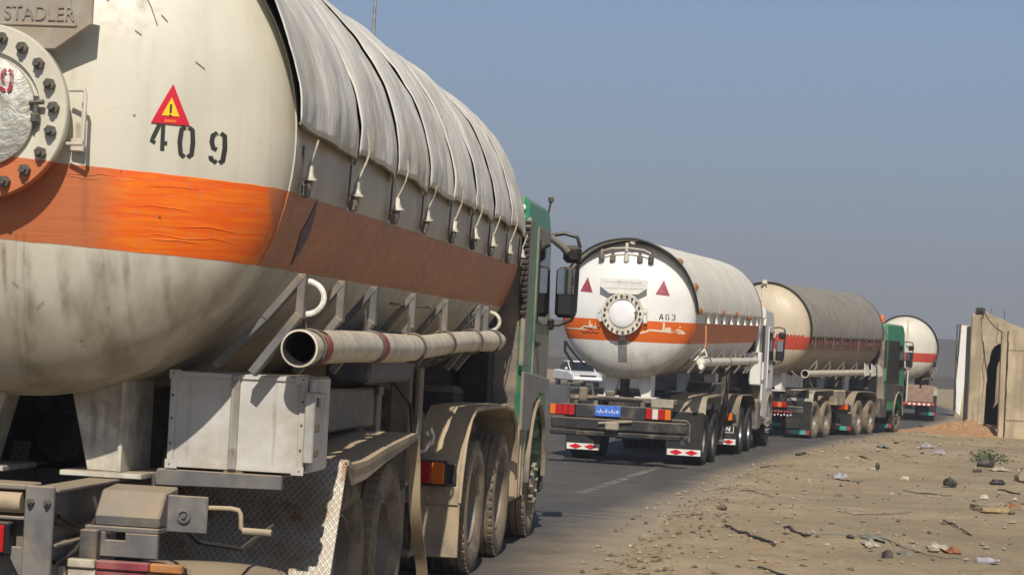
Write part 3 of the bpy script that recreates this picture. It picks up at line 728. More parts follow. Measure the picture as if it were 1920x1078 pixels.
# weeds
w = empty('weed_clump', (10.35, 45.6, on(10.35, 45.6))); tag(w, 'low green weeds on the dirt below the concrete slabs', 'weeds')
b = MB(); rw = random.Random(3)
for _ in range(240):
    a = rw.random() * 6.28; r = .38 * rw.random() ** .7; x = r * cos(a) * 1.1; y_ = r * sin(a) * 1.6; z = .02 + .26 * rw.random() * (1 - r * 1.2)
    d = Vector((rw.gauss(0, 1), rw.gauss(0, 1), rw.gauss(.5, .6))).normalized(); s_ = d.cross(Vector((rw.gauss(0, 1), rw.gauss(0, 1), .3))).normalized(); L = .05 + .06 * rw.random()
    p = Vector((x, y_, z)); b.add([p, p + d * L * .5 + s_ * L * .22, p + d * L, p + d * L * .5 - s_ * L * .22], [(0, 1, 2, 3)])
tag(b.build('leaves', M['leaf'], w, smooth=0), kind='stuff')
b = MB()
for i in range(12):
    a = i * 2.4; b.tube([(0.05 * cos(a), .05 * sin(a), 0), (.25 * cos(a), .3 * sin(a), .12), (.42 * cos(a), .5 * sin(a), .2)], .006, 5)
b.build('stems', M['wood'], w)
# scattered little scraps, each on its own
rs = random.Random(21)
for i in range(30):
    yy = 15 * math.exp(rs.random() * 1.35); d = .9 + 7.5 * rs.random() * min(1, yy / 30); x = edge_x(yy) + d
    m = rs.choice(('litter_dark', 'litter_dark', 'wood', 'litter_white', 'stone', 'litter_dark'))
    s = .03 + .0011 * yy * rs.random() + .02 * rs.random()
    if m in ('litter_dark', 'wood') and rs.random() < .6:
        a = rs.random() * 3.1; L = s * (2 + 3 * rs.random())
        stick([(x, yy), (x + L * cos(a), yy + L * 2 * sin(a))], s * .16, M[m], 'twig', 'small dry twig scattered on the dirt verge', 'stick', 'small twigs scattered on the verge')
    elif m == 'litter_white':
        scrap(x, yy, s * 1.6, s * 2.5, s * .5, M[m], 'paper_scrap', 'small pale scrap scattered on the dirt verge', 'litter', 'small pale scraps scattered on the verge', seed=30 + i, n=5)
    else:
        lump(x, yy, s * .6, M[m], 'pebble', 'small loose stone scattered on the dirt verge', 'stone', 40 + i, group='small stones scattered on the verge')

# ------------------------------------------------------------------ shared vehicle pieces
def hexnut():
    b = MB(); b.lathe([(0, -.045), (.012, -.045), (.012, -.026), (.023, -.026), (.023, 0)], (0, 0, 0), (0, 1, 0), 6)
    return b.mesh('bolt', M['bolt'], 30)
BOLT = hexnut()
def tyre_mesh(r, w, mat):
    b = MB(); h = w / 2
    prof = [(r * .54, -h * .55), (r * .60, -h * .78), (r * .74, -h * .98), (r * .88, -h), (r * .955, -h * .9), (r * .99, -h * .76),
            (r, -h * .5), (r * .975, -h * .46), (r * .975, -h * .36), (r, -h * .32), (r * 1.002, -h * .06), (r * .975, -h * .04)]
    prof = prof + [(a, -c) for a, c in prof[::-1]]
    b.lathe(prof, (0, 0, 0), (1, 0, 0), 44)
    # shoulder blocks
    for k in range(44):
        a = 2 * pi * k / 44
        for s in (1, -1):
            m = Matrix.Rotation(a, 4, 'X') @ Matrix.Translation((s * h * .74, 0, r * .985))
            b.box(-h * .2, h * .2, -r * .045, r * .045, -.012, r * .009, .004, mat=m)
    return b.mesh('wheel', mat, 40)
def rim_mesh(r, w, mat, bulge):
    """disc wheel; outer face toward +x.  bulge>0 front axle (convex), <0 rear axle (dished)"""
    b = MB(); h = w / 2; q = r * .56
    if bulge > 0: prof = [(q, -h * .5), (q, h * .72), (q * .94, h * .74), (q * .9, h * .6), (q * .84, h * .42), (q * .72, h * .62), (q * .52, h * .78), (q * .48, h * .82), (q * .46, h * 1.05), (q * .36, h * 1.12), (0, h * 1.12)]
    else: prof = [(q, -h * .5), (q, h * .72), (q * .94, h * .74), (q * .88, h * .3), (q * .8, -h * .1), (q * .6, -h * .22), (q * .5, -h * .2), (q * .46, h * .3), (q * .4, h * .5), (0, h * .52)]
    b.lathe(prof, (0, 0, 0), (1, 0, 0), 32)
    return b.mesh('rim', mat, 35)
def nuts_mesh(r, w, mat, bulge):
    b = MB(); q = r * .56; x = (w / 2) * (.66 if bulge > 0 else -.22)
    for k in range(10):
        a = 2 * pi * k / 10
        b.lathe([(.026, 0), (.024, .03), (.014, .03), (.014, .085 if bulge > 0 else .05), (0, .085 if bulge > 0 else .05)], (x, q * .6 * cos(a), q * .6 * sin(a)), (1, 0, 0), 6)
    return b.mesh('lug_nuts', mat, 30)
_wc = {}
def wheel(root, x, y, r, w, side, tm='tyre', rm='rim', bulge=-1, nm='rim', plain_=False):
    k = (r, w, tm, rm, bulge, nm)
    if k not in _wc: _wc[k] = (tyre_mesh(r, w, M[tm]), rim_mesh(r, w, M[rm], bulge), nuts_mesh(r, w, M[nm], bulge))
    t, rmx, nt = _wc[k]
    o = bpy.data.objects.new('wheel', t); COL.objects.link(o); o.parent = root; o.location = (x, y, r - .012)
    o.rotation_euler = (random.random() * 6 if side > 0 else 0, 0, 0 if side > 0 else pi)
    if not plain_:
        for n, me in (('rim', rmx), ('lug_nuts', nt)):
            c = bpy.data.objects.new(n, me); COL.objects.link(c); c.parent = o
    return o
def ribbon(fn, pts, w, b=None, closed=False, sub=.02):
    """flat stroke on a surface: pts are (x, z), fn maps (x, z) to a point"""
    b = b or MB(); P = [Vector(p) for p in pts]
    out = []
    for i in range(len(P) - 1):
        n = max(1, int((P[i + 1] - P[i]).length / sub))
        out += [P[i].lerp(P[i + 1], k / n) for k in range(n)]
    out.append(P[-1]); vs = []
    for i, p in enumerate(out):
        d = (out[min(i + 1, len(out) - 1)] - out[max(0, i - 1)]).normalized(); nn = Vector((-d.y, d.x)) * w / 2
        vs += [fn(p.x + nn.x, p.y + nn.y), fn(p.x - nn.x, p.y - nn.y)]
    b.add(vs, [(2 * i, 2 * i + 1, 2 * i + 3, 2 * i + 2) for i in range(len(out) - 1)])
    return b
def patch(fn, poly, n=8, b=None):
    """triangle/quad patch subdivided so that it follows the surface"""
    b = b or MB(); P = [Vector(p) for p in poly]
    if len(P) == 3: P.append(P[2])
    vs = []
    for i in range(n + 1):
        for j in range(n + 1):
            q = P[0].lerp(P[1], i / n).lerp(P[3].lerp(P[2], i / n), j / n); vs.append(fn(q.x, q.y))
    b.add(vs, [(i * (n + 1) + j, (i + 1) * (n + 1) + j, (i + 1) * (n + 1) + j + 1, i * (n + 1) + j + 1) for i in range(n) for j in range(n)])
    return b
DIG = {  # stencil strokes in a 0..1 box, with the bridges of a stencil left open
    '4': [[(.50, 1.), (.08, .36), (.30, .30)], [(.72, 1.), (.72, .02)], [(.6, .30), (1., .30)]],
    '0': [[(.42, .98), (.2, .9), (.12, .5), (.2, .12), (.42, .02)], [(.62, .98), (.84, .9), (.9, .5), (.84, .12), (.62, .02)]],
    '9': [[(.44, .98), (.18, .88), (.14, .68), (.24, .48), (.44, .44)], [(.64, .98), (.86, .9), (.9, .5), (.8, .1), (.62, .02)], [(.44, .02), (.12, .14), (.1, .22)]],
    '6': [[(.44, .98), (.2, .85), (.12, .5), (.2, .12), (.42, .02)], [(.62, .02), (.86, .14), (.88, .36), (.76, .52), (.58, .52)], [(.62, .98), (.84, .88)]],
    '3': [[(.12, .86), (.44, .98)], [(.62, .98), (.86, .84), (.8, .6), (.5, .52), (.82, .42), (.9, .2), (.62, .02)], [(.44, .02), (.1, .14)]],
    'A': [[(.08, 0), (.44, .98)], [(.6, .98), (.94, 0)], [(.3, .32), (.74, .32)]],
    'M': [[(.05, 0), (.05, 1), (.5, .35), (.95, 1), (.95, 0)]], 'N': [[(.08, 0), (.08, 1), (.92, 0), (.92, 1)]],
}
def digits(fn, text, x, z, w, h, gap, sw, slope=0.):
    b = MB()
    for i, ch in enumerate(text):
        x0 = x + i * (w + gap)
        for st in DIG[ch]: ribbon(fn, [(x0 + u * w, z + slope * (x0 - x) + v * h) for u, v in st], sw, b)
    return b
def text_mesh(body, size, depth):
    cu = bpy.data.curves.new('lettering', 'FONT'); cu.body = body; cu.size = size; cu.extrude = depth
    o = bpy.data.objects.new('lettering', cu); COL.objects.link(o); dg = bpy.context.evaluated_depsgraph_get()
    me = bpy.data.meshes.new_from_object(o.evaluated_get(dg)); bpy.data.objects.remove(o); return me

def tail_lamp(root, x0, x1, y, z0, z1, cols, tilt=0.):
    b = MB(); b.box(x0 - .012, x1 + .012, y, y + .07, z0 - .012, z1 + .012, .008); o = b.build('tail_lamp', M['black'], root)
    n = len(cols)
    for i, c in enumerate(cols):
        b = MB(); a = lerp(x0, x1, i / n) + .004; e = lerp(x0, x1, (i + 1) / n) - .004
        b.box(a, e, y - .022, y - .001, z0, z1, .008); b.build('lens', M[c], o)
    return o
def outrigger(root, y, side, xt=1.25, zt=1.98, s=1.0, mat='dusty_steel'):
    b = MB()
    def bar(p, q, w, th=.05):
        p = Vector(p); q = Vector(q); d = (q - p).normalized(); n = Vector((-d.y, d.x)) * w / 2
        poly = [p + n, q + n, q - n, p - n]; poly = [(side * v.x, v.y) for v in poly]
        # prism along y expects (z, x)
        b.prism([(v[1], v[0]) for v in poly], 'y', y - th / 2, y + th / 2, c=.004)
    bar((xt, zt), (xt - .17 * s, zt - .21 * s), .035, .07); bar((xt - .17 * s, zt - .21 * s), (xt - .40 * s, zt - .44 * s), .03, .06)
    bar((xt, zt + .01), (xt - .005, zt - .20 * s), .04, .06)
    bar((xt - .005, zt - .18 * s), (xt - .22 * s, zt - .47 * s), .04, .07); 
    return b.build('outrigger', M[mat], root)

def cab(root, y0, L, colour, side_col, h=3.0, detail=False, rear='grey_guard', W=1.245):
    zf = .95
    body = [(0, zf), (0, h - .10), (.08, h), (L - .42, h), (L - .16, h - .22), (L, 1.75), (L + .01, .62), (L - .28, .55)]
    cy = L - .75
    for k in range(9):
        a = pi * k / 8; body.append((cy + .60 * cos(a), .52 + .68 * sin(a)))
    body += [(cy - .6, .62), (.06, .70)]
    b = MB(); b.prism([(y0 + p[0], p[1]) for p in body], 'x', -W, W, c=.05)
    c = b.build('cab', M[colour], root, smooth=30)
    for s in (1, -1):
        x = s * W
        b = MB(); b.prism([(y0 + L - 1.28, 1.35), (y0 + L - 1.28, 2.78), (y0 + L - .42, 2.78), (y0 + L - .16, 1.95), (y0 + L - .15, 1.35)], 'x', min(x, x + s * .018), max(x, x + s * .018), c=.006)
        d = b.build('door', M[side_col], c)
        b = MB(); b.prism([(y0 + L - 1.18, 1.92), (y0 + L - 1.18, 2.66), (y0 + L - .5, 2.66), (y0 + L - .27, 2.0), (y0 + L - .27, 1.92)], 'x', min(x + s * .019, x + s * .03), max(x + s * .019, x + s * .03), c=.004); b.build('door_window', M['glass'], c)
        b = MB(); b.box(x + s * .02, x + s * .05, y0 + L - 1.2, y0 + L - 1.02, 1.72, 1.77, .008); b.build('door_handle', M['black'], c)
        # side deflector behind the door
        b = MB(); b.prism([(y0 - .05, 1.55), (y0 - .05, h - .35), (y0 + .05, h - .18), (y0 + .3, h - .2), (y0 + .3, 1.55)], 'x', min(x - s * .02, x + s * .022), max(x - s * .02, x + s * .022), c=.008); b.build('side_deflector', M[side_col], c)
        b = MB()
        for k in range(17): b.box(x - s * .03, x + s * .03, y0 - .085, y0 - .045, 1.98 + k * .048, 2.015 + k * .048, .006)
        b.build('ribbed_seal', M['rubber'], c)
        # wheel-arch lip, step
        b = MB(); P = [(x + s * .012, y0 + cy + .62 * cos(pi * k / 12), .52 + .70 * sin(pi * k / 12)) for k in range(13)]
        b.tube(P, .035, 6); b.build('arch_lip', M['grey_guard'], c)
        b = MB(); b.box(x - s * .2, x + s * .01, y0 + L - .12, y0 + L + .0, .36, .56, .02); b.build('step', M['chassis_dark'], c)
        # mirrors
        ym = y0 + L - .15
        b = MB(); b.tube([(x, ym, 2.77), (x + s * .12, ym, 2.79), (x + s * .24, ym, 2.76), (x + s * .27, ym, 2.66)], .018, 8)
        b.tube([(x + s * .25, ym, 2.05), (x + s * .22, ym, 1.98), (x + s * .10, ym, 1.93), (x, ym, 1.94)], .016, 8)
        b.tube([(x + s * .26, ym + .02, 2.66), (x + s * .25, ym + .02, 2.05)], .016, 8); m = b.build('mirror_arm', M['black'], c)
        b = MB(); b.box(x + s * .115, x + s * .285, ym - .05, ym + .07, 2.515, 2.68, .035); b.build('wide_angle_mirror', M['black'], c)
        b = MB(); b.box(x + s * .06, x + s * .25, ym - .05, ym + .08, 2.0, 2.475, .035); b.build('mirror_housing', M['black'], c)
        b = MB(); b.box(x + s * .075, x + s * .235, ym - .058, ym - .051, 2.22, 2.455, .004); b.build('mirror_glass', M['mirror'], c)
        b = MB(); b.box(x - s * .05, x + s * .06, ym - .06, ym + .06, 1.88, 1.99, .02); b.build('mirror_foot', M['black'], c)
    b = MB(); b.prism([(y0 + L - .13, h - .27), (y0 + L + .012, 1.78), (y0 + L + .022, 1.78), (y0 + L - .12, h - .27)], 'x', -1.1, 1.1); b.build('windscreen', M['glass'], c)
    b = MB(); b.box(-1.2, 1.2, y0 + L - .1, y0 + L + .09, .35, .8, .05); b.build('front_bumper', M['chassis'], c)
    for s in (1, -1):
        b = MB(); b.box(s * .75, s * 1.12, y0 + L + .085, y0 + L + .105, .5, .68, .02); b.build('headlight', M['lamp_clear'], c)
    b = MB()
    for k in range(5): b.box(-.85, .85, y0 + L + .0, y0 + L + .03, 1.0 + k * .12, 1.08 + k * .12, .01)
    b.build('grille', M['black'], c)
    # rear wall, dust covered
    b = MB(); b.box(-W + .03, W - .03, y0 - .035, y0 - .004, 1.0, h - .15, .01); b.build('rear_wall', M[rear], c)
    b = MB(); b.box(.72, 1.02, y0 - .20, y0 - .04, 1.1, h - .4, .03); b.build('air_intake', M['black'], c)
    return c

def rail_beam(b, x, y0, y1, z0, z1, fw=.075, t=.014):
    b.box(x - fw, x + fw, y0, y1, z1 - t, z1, .003); b.box(x - fw, x + fw, y0, y1, z0, z0 + t, .003)
    b.box(x - t / 2, x + t / 2, y0, y1, z0 + t, z1 - t, .002)
def arch_sheet(path, x0, x1, th=.025, lip=.0):
    """curved mudguard: path of (y, z)"""
    b = MB(); P = [Vector(p) for p in path]; N = len(P) - 1
    def fn(u, v):
        k = min(int(u * N + 1e-6), N - 1); f = u * N - k; p = P[k].lerp(P[k + 1], f)
        d = (P[min(k + 1, N)] - P[k]).normalized() if f < .5 or k + 2 > N else (P[k + 2] - P[k + 1]).normalized()
        return Vector((lerp(x0, x1, v), p.x, p.y)), Vector((0, -d.y, d.x))
    b.sheet(fn, th, N, 2); return b

def lens_colours(side): return ['lamp_red', 'lamp_red', 'lamp_orange'] if side > 0 else ['lamp_orange', 'lamp_red', 'lamp_red']

def tanker(c):
    root = empty('tanker_truck', (c['P'][0], c['P'][1], c['g']), -R(c['yaw']))
    tag(root, c['label'], 'tanker truck', 'gas tanker trucks queueing on the road')
    Rr, L, cap, zc = c['R'], c['L'], c['cap'], c['P'][2] - c['g']
    fr = c.get('near', False)
    # ---- tank
    b = MB(); prof = []
    nc = 26
    for i in range(nc + 1):
        a = pi / 2 * i / nc; prof.append((Rr * sin(a), -cap * cos(a)))
    prof[0] = (.002, -cap)
    for i in range(1, 31): prof.append((Rr, L * i / 30))
    for i in range(1, 11):
        a = pi / 2 * i / 10; prof.append((max(.002, Rr * cos(a)), L + .3 * sin(a)))
    b.lathe(prof, (0, 0, 0), (0, 1, 0), 144 if fr else 96)
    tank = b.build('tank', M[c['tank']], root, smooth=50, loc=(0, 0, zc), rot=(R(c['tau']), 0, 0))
    def capf(off):
        def f(x, z):
            q = (x * x + z * z) / (Rr * Rr)
            if q < .998: return (x, -cap * sqrt(1 - q) - off, z)
            return (x, -off, z)
        return f
    F = capf(.004)
    # weld seam ring
    b = MB(); b.tube([((Rr + .001) * cos(2 * pi * k / 96), .0, (Rr + .001) * sin(2 * pi * k / 96)) for k in range(96)], .006, 6, closed=True); b.build('weld_seam', M[c['tank']], tank)
    mz = c['mz']; yf = -cap - .10; fo = c.get('fo', .385); ci = fo * .63
    if c.get('manhole', True):
        b = MB(); b.lathe([(fo * .8, .12), (fo * .8, .055), (fo * .985, .055), (fo, .045), (fo, .008), (fo * .985, 0), (ci * 1.1, 0), (ci * 1.08, .02), (.001, .02)], (0, yf, mz), (0, 1, 0), 64); b.build('manhole_flange', M[c['flange']], tank)
        b = MB(); b.lathe([(.001, -.03), (ci * .5, -.028), (ci * .9, -.018), (ci, -.004), (ci, .015)], (0, yf, mz), (0, 1, 0), 48); b.build('manhole_cover', M[c['cover']], tank)
        nb = 20
        for k in range(nb):
            a = 2 * pi * (k + .25) / nb
            o = bpy.data.objects.new('bolt', BOLT); COL.objects.link(o); o.parent = tank
            o.location = (fo * .855 * cos(a), yf - .0, mz + fo * .855 * sin(a)); o.rotation_euler = (0, random.random() * 2, 0)
            k_ = (1.12 if fr else 1.0); o.scale = (k_, k_, k_)
        # rim clamp
        b = MB(); b.box(ci * .97, ci * 1.12, yf - .045, yf - .0, mz - .05, mz + .0, .01); b.tube([(ci * .93, yf - .03, mz + .04), (ci * 1.2, yf - .035, mz + .045)], .012, 6); b.tube([(ci * 1.05, yf - .03, mz - .04), (ci * 1.05, yf - .03, mz + .07)], .012, 6); b.build('cover_clamp', M['bolt'], tank)
        for s in (1, -1):
            b = MB(); x = fo - .01
            z0, z1 = mz - .125, mz + .11
            b.tube([(s * x, yf + .05, z1), (s * (x + .075), yf + .03, z1), (s * (x + .08), yf + .03, z1 - .02), (s * (x + .08), yf + .03, z0 + .02), (s * (x + .075), yf + .03, z0), (s * x, yf + .05, z0)], .009, 8)
            b.tube([(s * (x + .05), yf + .1, z1 - .045), (s * (x + .05), yf + .1, z0 - .02)], .008, 8)
            b.box(s * (x + .0), s * (x + .06), yf + .09, yf + .12, z0 - .03, z0 + .03, .006)
            b.build('grab_handle', M['cream' if fr else 'white'], tank)
    # name plate over the manhole
    if c.get('plate'):
        px, pz0, pz1 = c['plate']
        b = MB(); poly = [(-px + .16, pz0), (px - .16, pz0), (px, pz0 + .115), (px, pz1), (-px, pz1), (-px, pz0 + .115)]
        yy = yf + .022
        b.prism([(z, x) for x, z in poly], 'y', yy, yy + .02, c=.005)
        for s in (1, -1): b.box(s * (px - .16), s * (px - .14), yy + .02, -cap * .72, pz0 + .2, pz1 - .08, .004)
        pl = b.build('name_plate', M['plate_a' if fr else 'white'], tank)
        zi0, zi1 = pz0 + .105, pz1 - .05; xi = px - .07
        b = MB()
        for (p, q) in (((-xi, zi0), (xi, zi0 + .0)), ((xi, zi0), (xi - .03, zi1)), ((xi - .03, zi1), (-xi, zi1)), ((-xi, zi1), (-xi, zi0))):
            b.tube([(p[0], yy - .002, p[1]), (q[0], yy - .002, q[1])], .006, 6)
        b.build('plate_frame', M['plate_a' if fr else 'white'], tank)
        if fr:
            me = text_mesh('STADLER', .092, .004); me.materials.clear(); me.materials.append(M['plate_letters'])
            o = bpy.data.objects.new('plate_lettering', me); COL.objects.link(o); o.parent = tank
            o.location = (.068, yy - .003, pz0 + .125); o.rotation_euler = (pi / 2, 0, 0); o.scale = (.86, 1, 1)
    # ---- cover over the tank
    cov = None
    if c['cover_kind'] == 'tarp_a':
        knots = [-.10, 1.27, 2.33, 3.36, 4.42, 5.35, 6.27, 7.24, L + .12]
        cov = MB()
        cov.grid(lambda u, v: ((Rr + .009) * cos(lerp(.06, pi - .06, u)), lerp(.04, L - .1, v), (Rr + .009) * sin(lerp(.06, pi - .06, u))), 72, 6); cov = cov.build('tank_cover', M['gap_shade'], root, loc=(0, 0, zc), rot=(R(c['tau']), 0, 0), smooth=60)  # dark sheet added under the canvas so its gaps read as shade
        for k in range(8):
            a, e = knots[k], knots[k + 1]
            b = MB(); nu, nv = 110, 44
            def fn(u, v, a=a, e=e, k=k):
                z0 = .060 - .05 * v ** 1.6 + .014 * noise.noise(Vector((k * 3.3, v * 3, 1.)))
                th0 = math.asin(z0 / (Rr + .06)); th = th0 + (pi - 2 * th0) * u
                yv = lerp(a, e, v); W_ = e - a
                r = Rr + .050 + .010 * sin(pi * v) + .022 * fbm(yv * 1.7, th * 1.9, 2.)
                fy = yv + .10 * noise.noise(Vector((th * 1.7, yv * .6, 4.)))
                r += .020 * max(0., noise.noise(Vector((fy * 4.2, th * .75, 6.)))) ** .7 - .012 * max(0., noise.noise(Vector((fy * 7.5 + th * .5, th * 1.3, 8.))))
                r += .005 * fbm(yv * 13, th * 6., 4.)
                for q, d in ((k, v * W_), (k + 1, (1 - v) * W_)):
                    if 0 < q < 8:      # creases pulled in by the ropes, deeper in places
                        wn_ = .12 + .88 * smooth01(.55 + 2.2 * noise.noise(Vector((th * 1.1, q * 4.1, 2.))))
                        r -= .03 * wn_ * math.exp(-(d / .04) ** 2) + .016 * wn_ * math.exp(-(d / .13) ** 2)
                gap = lambda q: .022 * max(0., smooth01(.5 + 2.4 * noise.noise(Vector((th * 1.25, q * 4.1, 2.)))) - .25) if 0 < q < 8 else 0.
                yv += gap(k) * (1 - v) ** 6 - gap(k + 1) * v ** 6
                if 0 < k < 8:          # each length laps over the one behind it and gapes where it is loose
                    lw = smooth01(.45 + 2.2 * noise.noise(Vector((th * 1.2, k * 4.1, 2.))))
                    r += (.006 + .032 * lw) * max(0., 1 - v * 4.5) ** 2
                if k < 7: r -= .012 * v ** 8
                r -= .012 * max(0, 1 - u * 30) + .012 * max(0, 1 - (1 - u) * 30)
                if k == 0:
                    r += .035 * (1 - min(1, v * 3)) ** 2
                    yv += (.06 * noise.noise(Vector((th * 2.2, 0, 3))) + .03 * noise.noise(Vector((th * 6, 1, 3)))) * (1 - v) - .15 * (1 - v) ** 2
                if k == 7: r -= .10 * smooth01((v - .55) / .45)
                yv += .05 * sin(th * 2.1 + k) * (noise.noise(Vector((th * 1.3, k + (1 if v > .5 else 0), 9))))  * (1 if 0 < k < 7 else 0) * (4 * v * (1 - v))
                r = max(r, Rr + .012)
                return (r * cos(th), yv, r * sin(th))
            b.grid(fn, nu, nv, uvfn=lambda u, v, a=a, e=e: (u * 3.6, lerp(a, e, v)))
            o = b.build('canvas_panel', M['tarp'], cov, smooth=75)
            sm = o.modifiers.new('thick', 'SOLIDIFY'); sm.thickness = .006; sm.offset = 1
            # hem along the lower edge
            for s in (0, 1):
                P = [fn(s, j / 10) for j in range(11)]
                b = MB(); b.tube(P, .008, 6); b.build('hem', M['hem'], cov)
        for k, (s, z) in enumerate([(.184, -.131), (1.249, -.124), (2.387, -.121), (3.392, -.119), (4.445, -.121), (5.365, -.118), (6.276, -.123), (7.246, -.134), (8.02, -.13)]):
            for sd in (1, -1):
                b = MB(); x = sqrt(Rr * Rr - z * z) + .03
                yt = s + (.12 if k else .05)
                P = [(sd * (Rr + .068) * cos(t_), yt + .01 * sin(t_ * 9 + k), (Rr + .068) * sin(t_)) for t_ in [.06 + .05 * q for q in range(1 + (k * 5) % 3)][::-1]] if 0 < k < 8 else []
                b.tube(P + [(sd * (Rr + .055), yt, .03), (sd * (Rr + .04), lerp(yt, s, .6), -.05), (sd * x, s, z + .02)], .006, 6); b.build('rope', M['rope'], cov)
                q = .78 + .1 * ((k * 7) % 4) / 3; bx_ = random.gauss(0, .05); by_ = random.gauss(0, .06)
                wt = MB(); wt.lathe([(.0, .045 * q), (.016 * q, .044 * q), (.020 * q, .0), (.030 * q, -.028 * q), (.044 * q, -.032 * q), (.044 * q, -.045 * q), (.0, -.045 * q)], (sd * (x + .012), s, z), (bx_, by_, 1), 14); wt = wt.build('rope_weight', M['bell_old'], cov)
                b = MB(); b.lathe([(.026 * q, -.046 * q), (.026 * q, -.10 * q), (0, -.10 * q)], (sd * (x + .006), s, z), (0, 0, 1), 10); b.build('weight_base', M['bolt'], wt)
                b = MB(); b.box(sd * (x - .02), sd * (x + .012), s - .035, s + .03, z - .115, z - .055, .006); b.tube([(sd * (x - .005), s - .09, z + .12), (sd * (x - .012), s - .09, z - .10)], .006, 6); b.build('rope_hook', M['chassis'], cov)
    else:
        oh = c['overhang']; r0 = Rr + .045
        b = MB(); nu, nv = 84, 30
        kind = c['cover_kind']
        def fn(u, v):
            zlow = c['cover_low']; th0 = math.asin(max(-.99, min(.99, zlow / r0))); th = th0 + (pi - 2 * th0) * u
            back = oh * (.35 + .65 * max(0., sin(th))) if kind == 'tarp_b' else oh
            yv = lerp(-back, L + .06, v)
            bump = .014 * fbm(yv * 1.1, th * 1.4, 2.) + .008 * fbm(yv * 4.5, th, 6.) if kind == 'tarp_b' else .003 * fbm(yv, th * 2)
            seg = .004 * abs(sin(yv * pi / 1.25)) if kind == 'tarp_b' else 0
            r = r0 + bump + seg + (.02 * noise.noise(Vector((th * 2.3, 1, 1))) * (1 - min(1, v * 8)) if kind == 'tarp_b' else 0)
            return (r * cos(th), yv, r * sin(th))
        b.grid(fn, nu, nv, uvfn=lambda u, v: (u * 3.6, v * L))
        cov = b.build('tank_cover', M[c['cover_mat']], root, smooth=75, loc=(0, 0, zc), rot=(R(c['tau']), 0, 0))
        sm = cov.modifiers.new('thick', 'SOLIDIFY'); sm.thickness = .02; sm.offset = -1
        # dark rim strip round the rear edge
        b = MB(); b.tube([fn(k / 64, 0.) for k in range(65)], c.get('rim', .022), 6); b.build('cover_rim', M['rubber'], cov)
        if kind == 'tarp_b':
            for (s, z) in [(-.054, .911), (-.028, .476), (-.002, .053), (3.06, .047), (5.12, .037), (7.41, -.008)]:
                for sd in (1, -1):
                    a = math.atan2(z, sqrt(max(0, r0 * r0 - z * z))); q = r0 + .012
                    b = MB(); b.lathe([(.062, -.02), (.062, .008), (.05, .022), (.02, .028), (.018, .04), (.0, .042)], (sd * q * cos(a), s + .02, q * sin(a)), (sd * cos(a), -.5, sin(a)), 18); b.build('round_reflector', M['disc'], cov)
            for k in range(9):
                s = 1.3 + k * (L - 2.) / 7.2
                if s > L: break
                for sd in (1, -1):
                    z = -.115; x = sqrt(Rr * Rr - z * z) + .035
                    b = MB(); b.lathe([(.0, .055), (.013, .054), (.022, .0), (.036, -.035), (.042, -.05), (.0, -.05)], (sd * x, s, z), (0, 0, 1), 12); b.build('rope_weight', M['bell'], cov)
                    b = MB(); b.tube([(sd * (r0 + .012), s, .02), (sd * x, s, z + .04)], .008, 5); b.tube([(sd * (x - .03), s - .15, .0), (sd * (x - .03), s - .15, -.16)], .008, 5); b.build('rope', M['rope'], cov)
        else:
            for k in range(9):
                s = .4 + k * (L - .6) / 8
                for sd in (1, -1):
                    b = MB(); x = sqrt(r0 * r0 - .04) + .012
                    b.box(sd * (x - .02), sd * (x + .02), s - .02, s + .02, -.48, -.08, .004); b.build('cover_strap', M['chassis'], cov)
            for sd in (1, -1):
                b = MB(); n = 24
                for k in range(12):
                    y0_, y1_ = .1 + k * (L - .3) / 12, .1 + (k + .82) * (L - .3) / 12
                    x = sqrt(Rr * Rr - .25 * .25) + .02
                    b.box(sd * x, sd * (x + .02), y0_, y1_, -.34, -.17, .004)
                b.build('edge_strip', M['edge_red'], cov)
    # ---- running gear
    T = c['trailer']; W = 1.25; rt = .5
    tm = c.get('tyre', 'tyre')
    for y in T:
        for s in (1, -1): wheel(root, s * (W - .19), y, rt, .36, s, tm)
    for y in c['tandem']:
        for s in (1, -1):
            wheel(root, s * (W - .15), y, rt, .28, s, tm, c.get('rimm', 'rim')); wheel(root, s * (W - .48), y, rt, .28, s, tm, plain_=True)
    for s in (1, -1): wheel(root, s * (W - .15), c['front'], rt, .29, s, tm, 'rim', 1, c.get('nutm', 'rim'))
    cy0 = c['cab0']
    # chassis rails and cross members of the trailer, frame of the tractor
    rz0, rz1 = c['rail']
    b = MB()
    for s in (1, -1): rail_beam(b, s * .36, c['rear'] + .02, L - .6, rz0, rz1)
    for y in [c['rear'] + .5] + [1.2 + 1.3 * i for i in range(int((L - 2) / 1.3))]: b.box(-.355, .355, y - .04, y + .04, rz0 + .04, rz1 - .04, .006)
    for y in T: b.box(-.9, .9, y - .07, y + .07, rt - .08, rt + .06, .02); b.tube([(-.55, y - .5, .72), (-.55, y + .5, .72)], .04, 6); b.tube([(.55, y - .5, .72), (.55, y + .5, .72)], .04, 6)
    b.build('trailer_chassis', M['dusty_steel' if fr else 'chassis_dark'], root)
    b = MB(); t0 = c['tandem'][0] - 1.0
    for s in (1, -1): b.box(s * .38, s * .46, t0, cy0 + c['cabL'] - .3, .72, .98, .01)
    for y in c['tandem'] + [c['front']]: b.box(-.8, .8, y - .08, y + .08, rt - .1, rt + .08, .03)
    b.box(-.45, .45, t0, t0 + .08, .72, .98, .01); b.box(-.42, .42, c['tandem'][0] - .2, c['tandem'][1] + .2, .98, 1.04, .01)
    b.box(-.8, .8, cy0 - .5, cy0 + .1, .8, 1.35, .05); b.box(-.55, .55, c['tandem'][0] - .3, c['tandem'][1] + .1, 1.06, 1.14, .02)
    b.build('tractor_frame', M['chassis_dark'], root)
